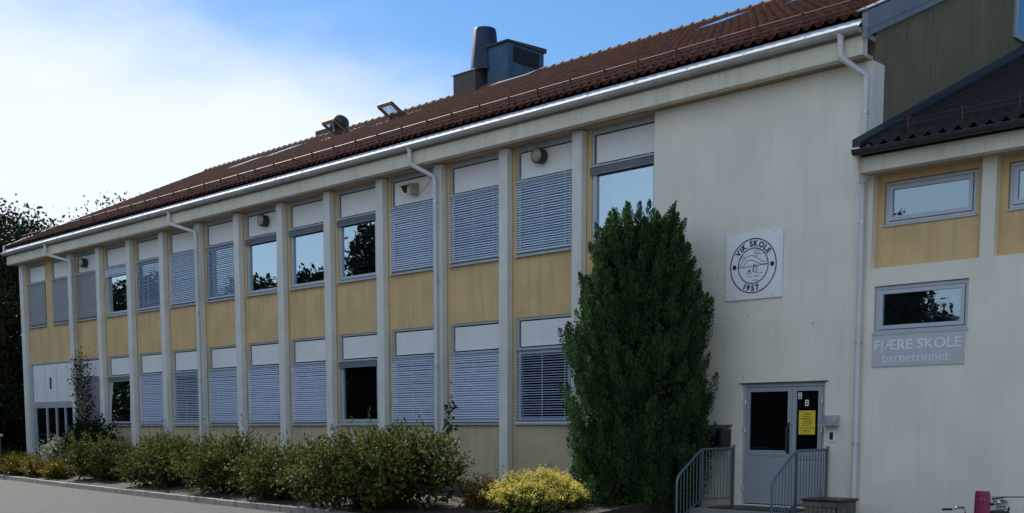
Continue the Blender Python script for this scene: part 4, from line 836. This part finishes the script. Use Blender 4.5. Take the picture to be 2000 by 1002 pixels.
# the cypress: many upright plumes on a broad column
def cypress(x, y, h, rmax, label, seed):
    rng = np.random.default_rng(seed); z0 = .25; t = thing('cypress_tree', (x, y, 0), label, 'cypress tree')
    MB().tube([(x, y, 0), (x+.03, y, 1.6), (x, y, h*.8)], [.16, .12, .03], 12).build('trunk', 'bark', t, (x, y, 0), smooth=True)
    prof = lambda u: np.interp(u, [0, .08, .25, .45, .62, .78, .9, .97, 1], [.78, .92, 1.0, .97, .90, .78, .57, .34, .12])
    npl = 760; u = rng.uniform(0, .955, npl)**.95; a = rng.uniform(0, 2*np.pi, npl); lob = 1+.09*np.sin(3*a+1)+.06*np.sin(7*a+u*9)
    gp = np.sin(5*a+6*u)*np.sin(9*u*np.pi+2*a); R = rmax*prof(u)*lob*(rng.uniform(.80, 1.02, npl)+.10*gp); pb = np.stack([x+R*np.cos(a), y+R*np.sin(a)*.95, z0+u*h], 1)
    pb[:, 1] = np.minimum(pb[:, 1], -.16)
    Vs, Fs_ = [], []; k = 0
    nl = 330; Ls = rng.uniform(.45, .95, npl)*(1-.35*u)
    for i in range(npl):
        out_ = np.array([np.cos(a[i]), np.sin(a[i]), 0]); ax = out_*rng.uniform(.12, .42)+np.array([0, 0, 1])+rng.normal(0, .08, 3); ax /= np.linalg.norm(ax)
        s_ = rng.random(nl); wdt = .135*np.sin(np.pi*(s_*.85+.12))**.8*(1-.3*u[i]); q = rng.normal(size=(nl, 3)); q /= np.linalg.norm(q, axis=1, keepdims=True); q *= (rng.random((nl, 1))**.35)*wdt[:, None]
        c = pb[i]+ax*Ls[i]*(s_[:, None]-.25)+q; d = ax+q*5+rng.normal(0, .3, (nl, 3)); V, Fq = leaves(c, d, .060*rng.uniform(.6, 1.3, nl), .019, rng)
        Vs.append(V); Fs_.append(Fq+k); k += len(V)
    cr_ = npmesh('crown', np.vstack(Vs), np.vstack(Fs_), 'cypress', t, (x, y, 0))
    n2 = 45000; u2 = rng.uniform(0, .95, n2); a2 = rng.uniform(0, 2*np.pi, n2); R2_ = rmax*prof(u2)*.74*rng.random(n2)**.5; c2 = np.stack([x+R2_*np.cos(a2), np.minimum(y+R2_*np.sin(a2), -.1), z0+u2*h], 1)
    V, Fq = leaves(c2, rng.normal(size=(n2, 3)), .13, .07, rng); npmesh('shaded_core', V, Fq, 'cypress_core', t, (x, y, 0))
cypress(2.50, -1.18, 5.40, 1.21, 'broad dark green columnar cypress in front of the wall beside the entrance', 71)

def tree(x, y, h, r, ncl, nlf, lf, m, label, cat, group, seed, name='tree', low=.3, shape='round'):
    rng = np.random.default_rng(seed); t = thing(name, (x, y, 0), label, cat, group); st = MB()
    st.tube([(x, y, 0), (x+.1, y, h*.4), (x-.05, y+.1, h*.85)], [.035*h*.7, .02*h, .004*h], 10)
    u = rng.uniform(0, 1, ncl); a = rng.uniform(0, 2*np.pi, ncl)
    if shape == 'cone': Rr = r*(1-u)**.8*rng.uniform(.55, 1.05, ncl); zz = h*(low+(1-low)*u)
    else: Rr = r*np.sqrt(np.clip(1-(2*u-1)**2, 0, 1))*rng.uniform(.3, 1.08, ncl); zz = h*(low+(1-low)*u)
    cc = np.stack([x+Rr*np.cos(a), y+Rr*np.sin(a), zz], 1)
    for i in rng.choice(ncl, min(16, ncl), False): st.tube([(x, y, cc[i, 2]*.72), tuple(cc[i])], [.008*h, .002*h], 5)
    st.build('trunk', 'bark', t, (x, y, 0), smooth=True)
    cs = r*rng.uniform(.10, .24, ncl); per = nlf//ncl; q = np.clip(rng.normal(size=(ncl, per, 3)), -1.7, 1.7); q[:, :, 2] *= .7; c = (cc[:, None, :]+q*cs[:, None, None]).reshape(-1, 3)
    V, Fq = leaves(c, rng.normal(size=c.shape)+np.array([0, 0, .2]), lf*rng.uniform(.6, 1.4, len(c)), lf*.55, rng); npmesh('crown', V, Fq, m, t, (x, y, 0))
G1 = 'trees beyond the far end of the school'
tree(-33.8, 1.4, 9.2, 2.9, 150, 30000, .19, 'conifer', 'dark dense tree close to the far corner, left edge of the picture', 'tree', G1, 81, low=.02)
tree(-38, 4.6, 10.6, 3.8, 150, 30000, .21, 'conifer', 'tall dark tree behind the far corner', 'tree', G1, 82, low=.02)
tree(-41, 10.5, 13.2, 3.6, 90, 9000, .20, 'treeleaf', 'green tree whose top shows over the far end of the roof', 'tree', G1, 83, low=.2)
tree(-47, 7.0, 12.4, 5.2, 130, 26000, .26, 'conifer', 'dark spreading tree farthest behind the low wall', 'tree', G1, 84, low=.02)
tree(-34.5, -1.8, 5.6, 2.6, 110, 18000, .17, 'conifer', 'dark bushy tree standing over the low wall', 'tree', G1, 85, low=.02)
# the far side of the yard, seen mirrored in the panes
G2 = 'trees across the yard mirrored in the windows'
RT = [(-47.5, -27, 11.4, 3.2), (-40.5, -27, 13.6, 4.2), (-33, -27, 10.0, 3.6), (-24, -30, 8.5, 4.0), (-15, -30, 7.5, 4.0), (-8.1, -27, 10.6, 2.5), (-4.5, -27, 5.9, .9), (-58, -30, 12.0, 4.5), (-66, -26, 12.5, 5), (-80, -30, 13, 6)]
names = ['broad', 'tall pointed', 'ragged', 'low wide', 'rounded', 'dense', 'small', 'dark', 'leaning', 'distant']
for i, (x, y, h, r) in enumerate(RT):
    tree(x, y, h, r, 130, 24000, .42, 'conifer', names[i]+' tree across the yard, number %d along its row seen from the left' % (i+1), 'tree', G2, 90+i, low=.08, shape='cone' if i in (1, 6) else 'round')
hg = MB().box(-190, 12, -32.6, -31.4, 0, 3.6).build('hedge', 'conifer', None, (-40, -32, 0)); tag(hg, 'long unseen hedge added across the yard to darken the mirrored view', 'hedge')  # added out of view, closes bright sky gaps in the lower panes
n = 44000; c = np.stack([RNG.uniform(-190, 12, n), RNG.choice([-32.7, -31.3], n)+RNG.normal(0, .25, n), RNG.uniform(0, 4.1, n)], 1); V, Fq = leaves(c, RNG.normal(size=(n, 3)), .5, .3, RNG); npmesh('added_hedge_leaves', V, Fq, 'conifer', hg, (-40, -32, 0))
# potted plants in the lower window
for i, xx in enumerate((-7.75, -7.35)):
    t = thing('potted_plant', (xx, .42, 1.9), ['potted plant on the inside sill behind the raised blind, the left one', 'potted plant on the inside sill behind the raised blind, the right one'][i], 'potted plant', 'pot plants on the window sill')
    MB().tube([(xx, .42, 1.88), (xx, .42, 2.02)], [.06, .08], 14).build('pot', 'terracotta', t, (xx, .42, 1.9), smooth=True)
    n = 70; c = np.tile([xx, .42, 2.03], (n, 1)); d = RNG.normal(size=(n, 3)); d[:, 2] = np.abs(d[:, 2])+.4; V, Fq = leaves(c, d, .24, .04, RNG); npmesh('foliage', V, Fq, 'shrub', t, (xx, .42, 2))
MB().box(-8.5, -7.0, .42-.12, .56, 1.82, 1.875).build('inner_sill', 'panel', bld, (-7.8, .4, 1.85))
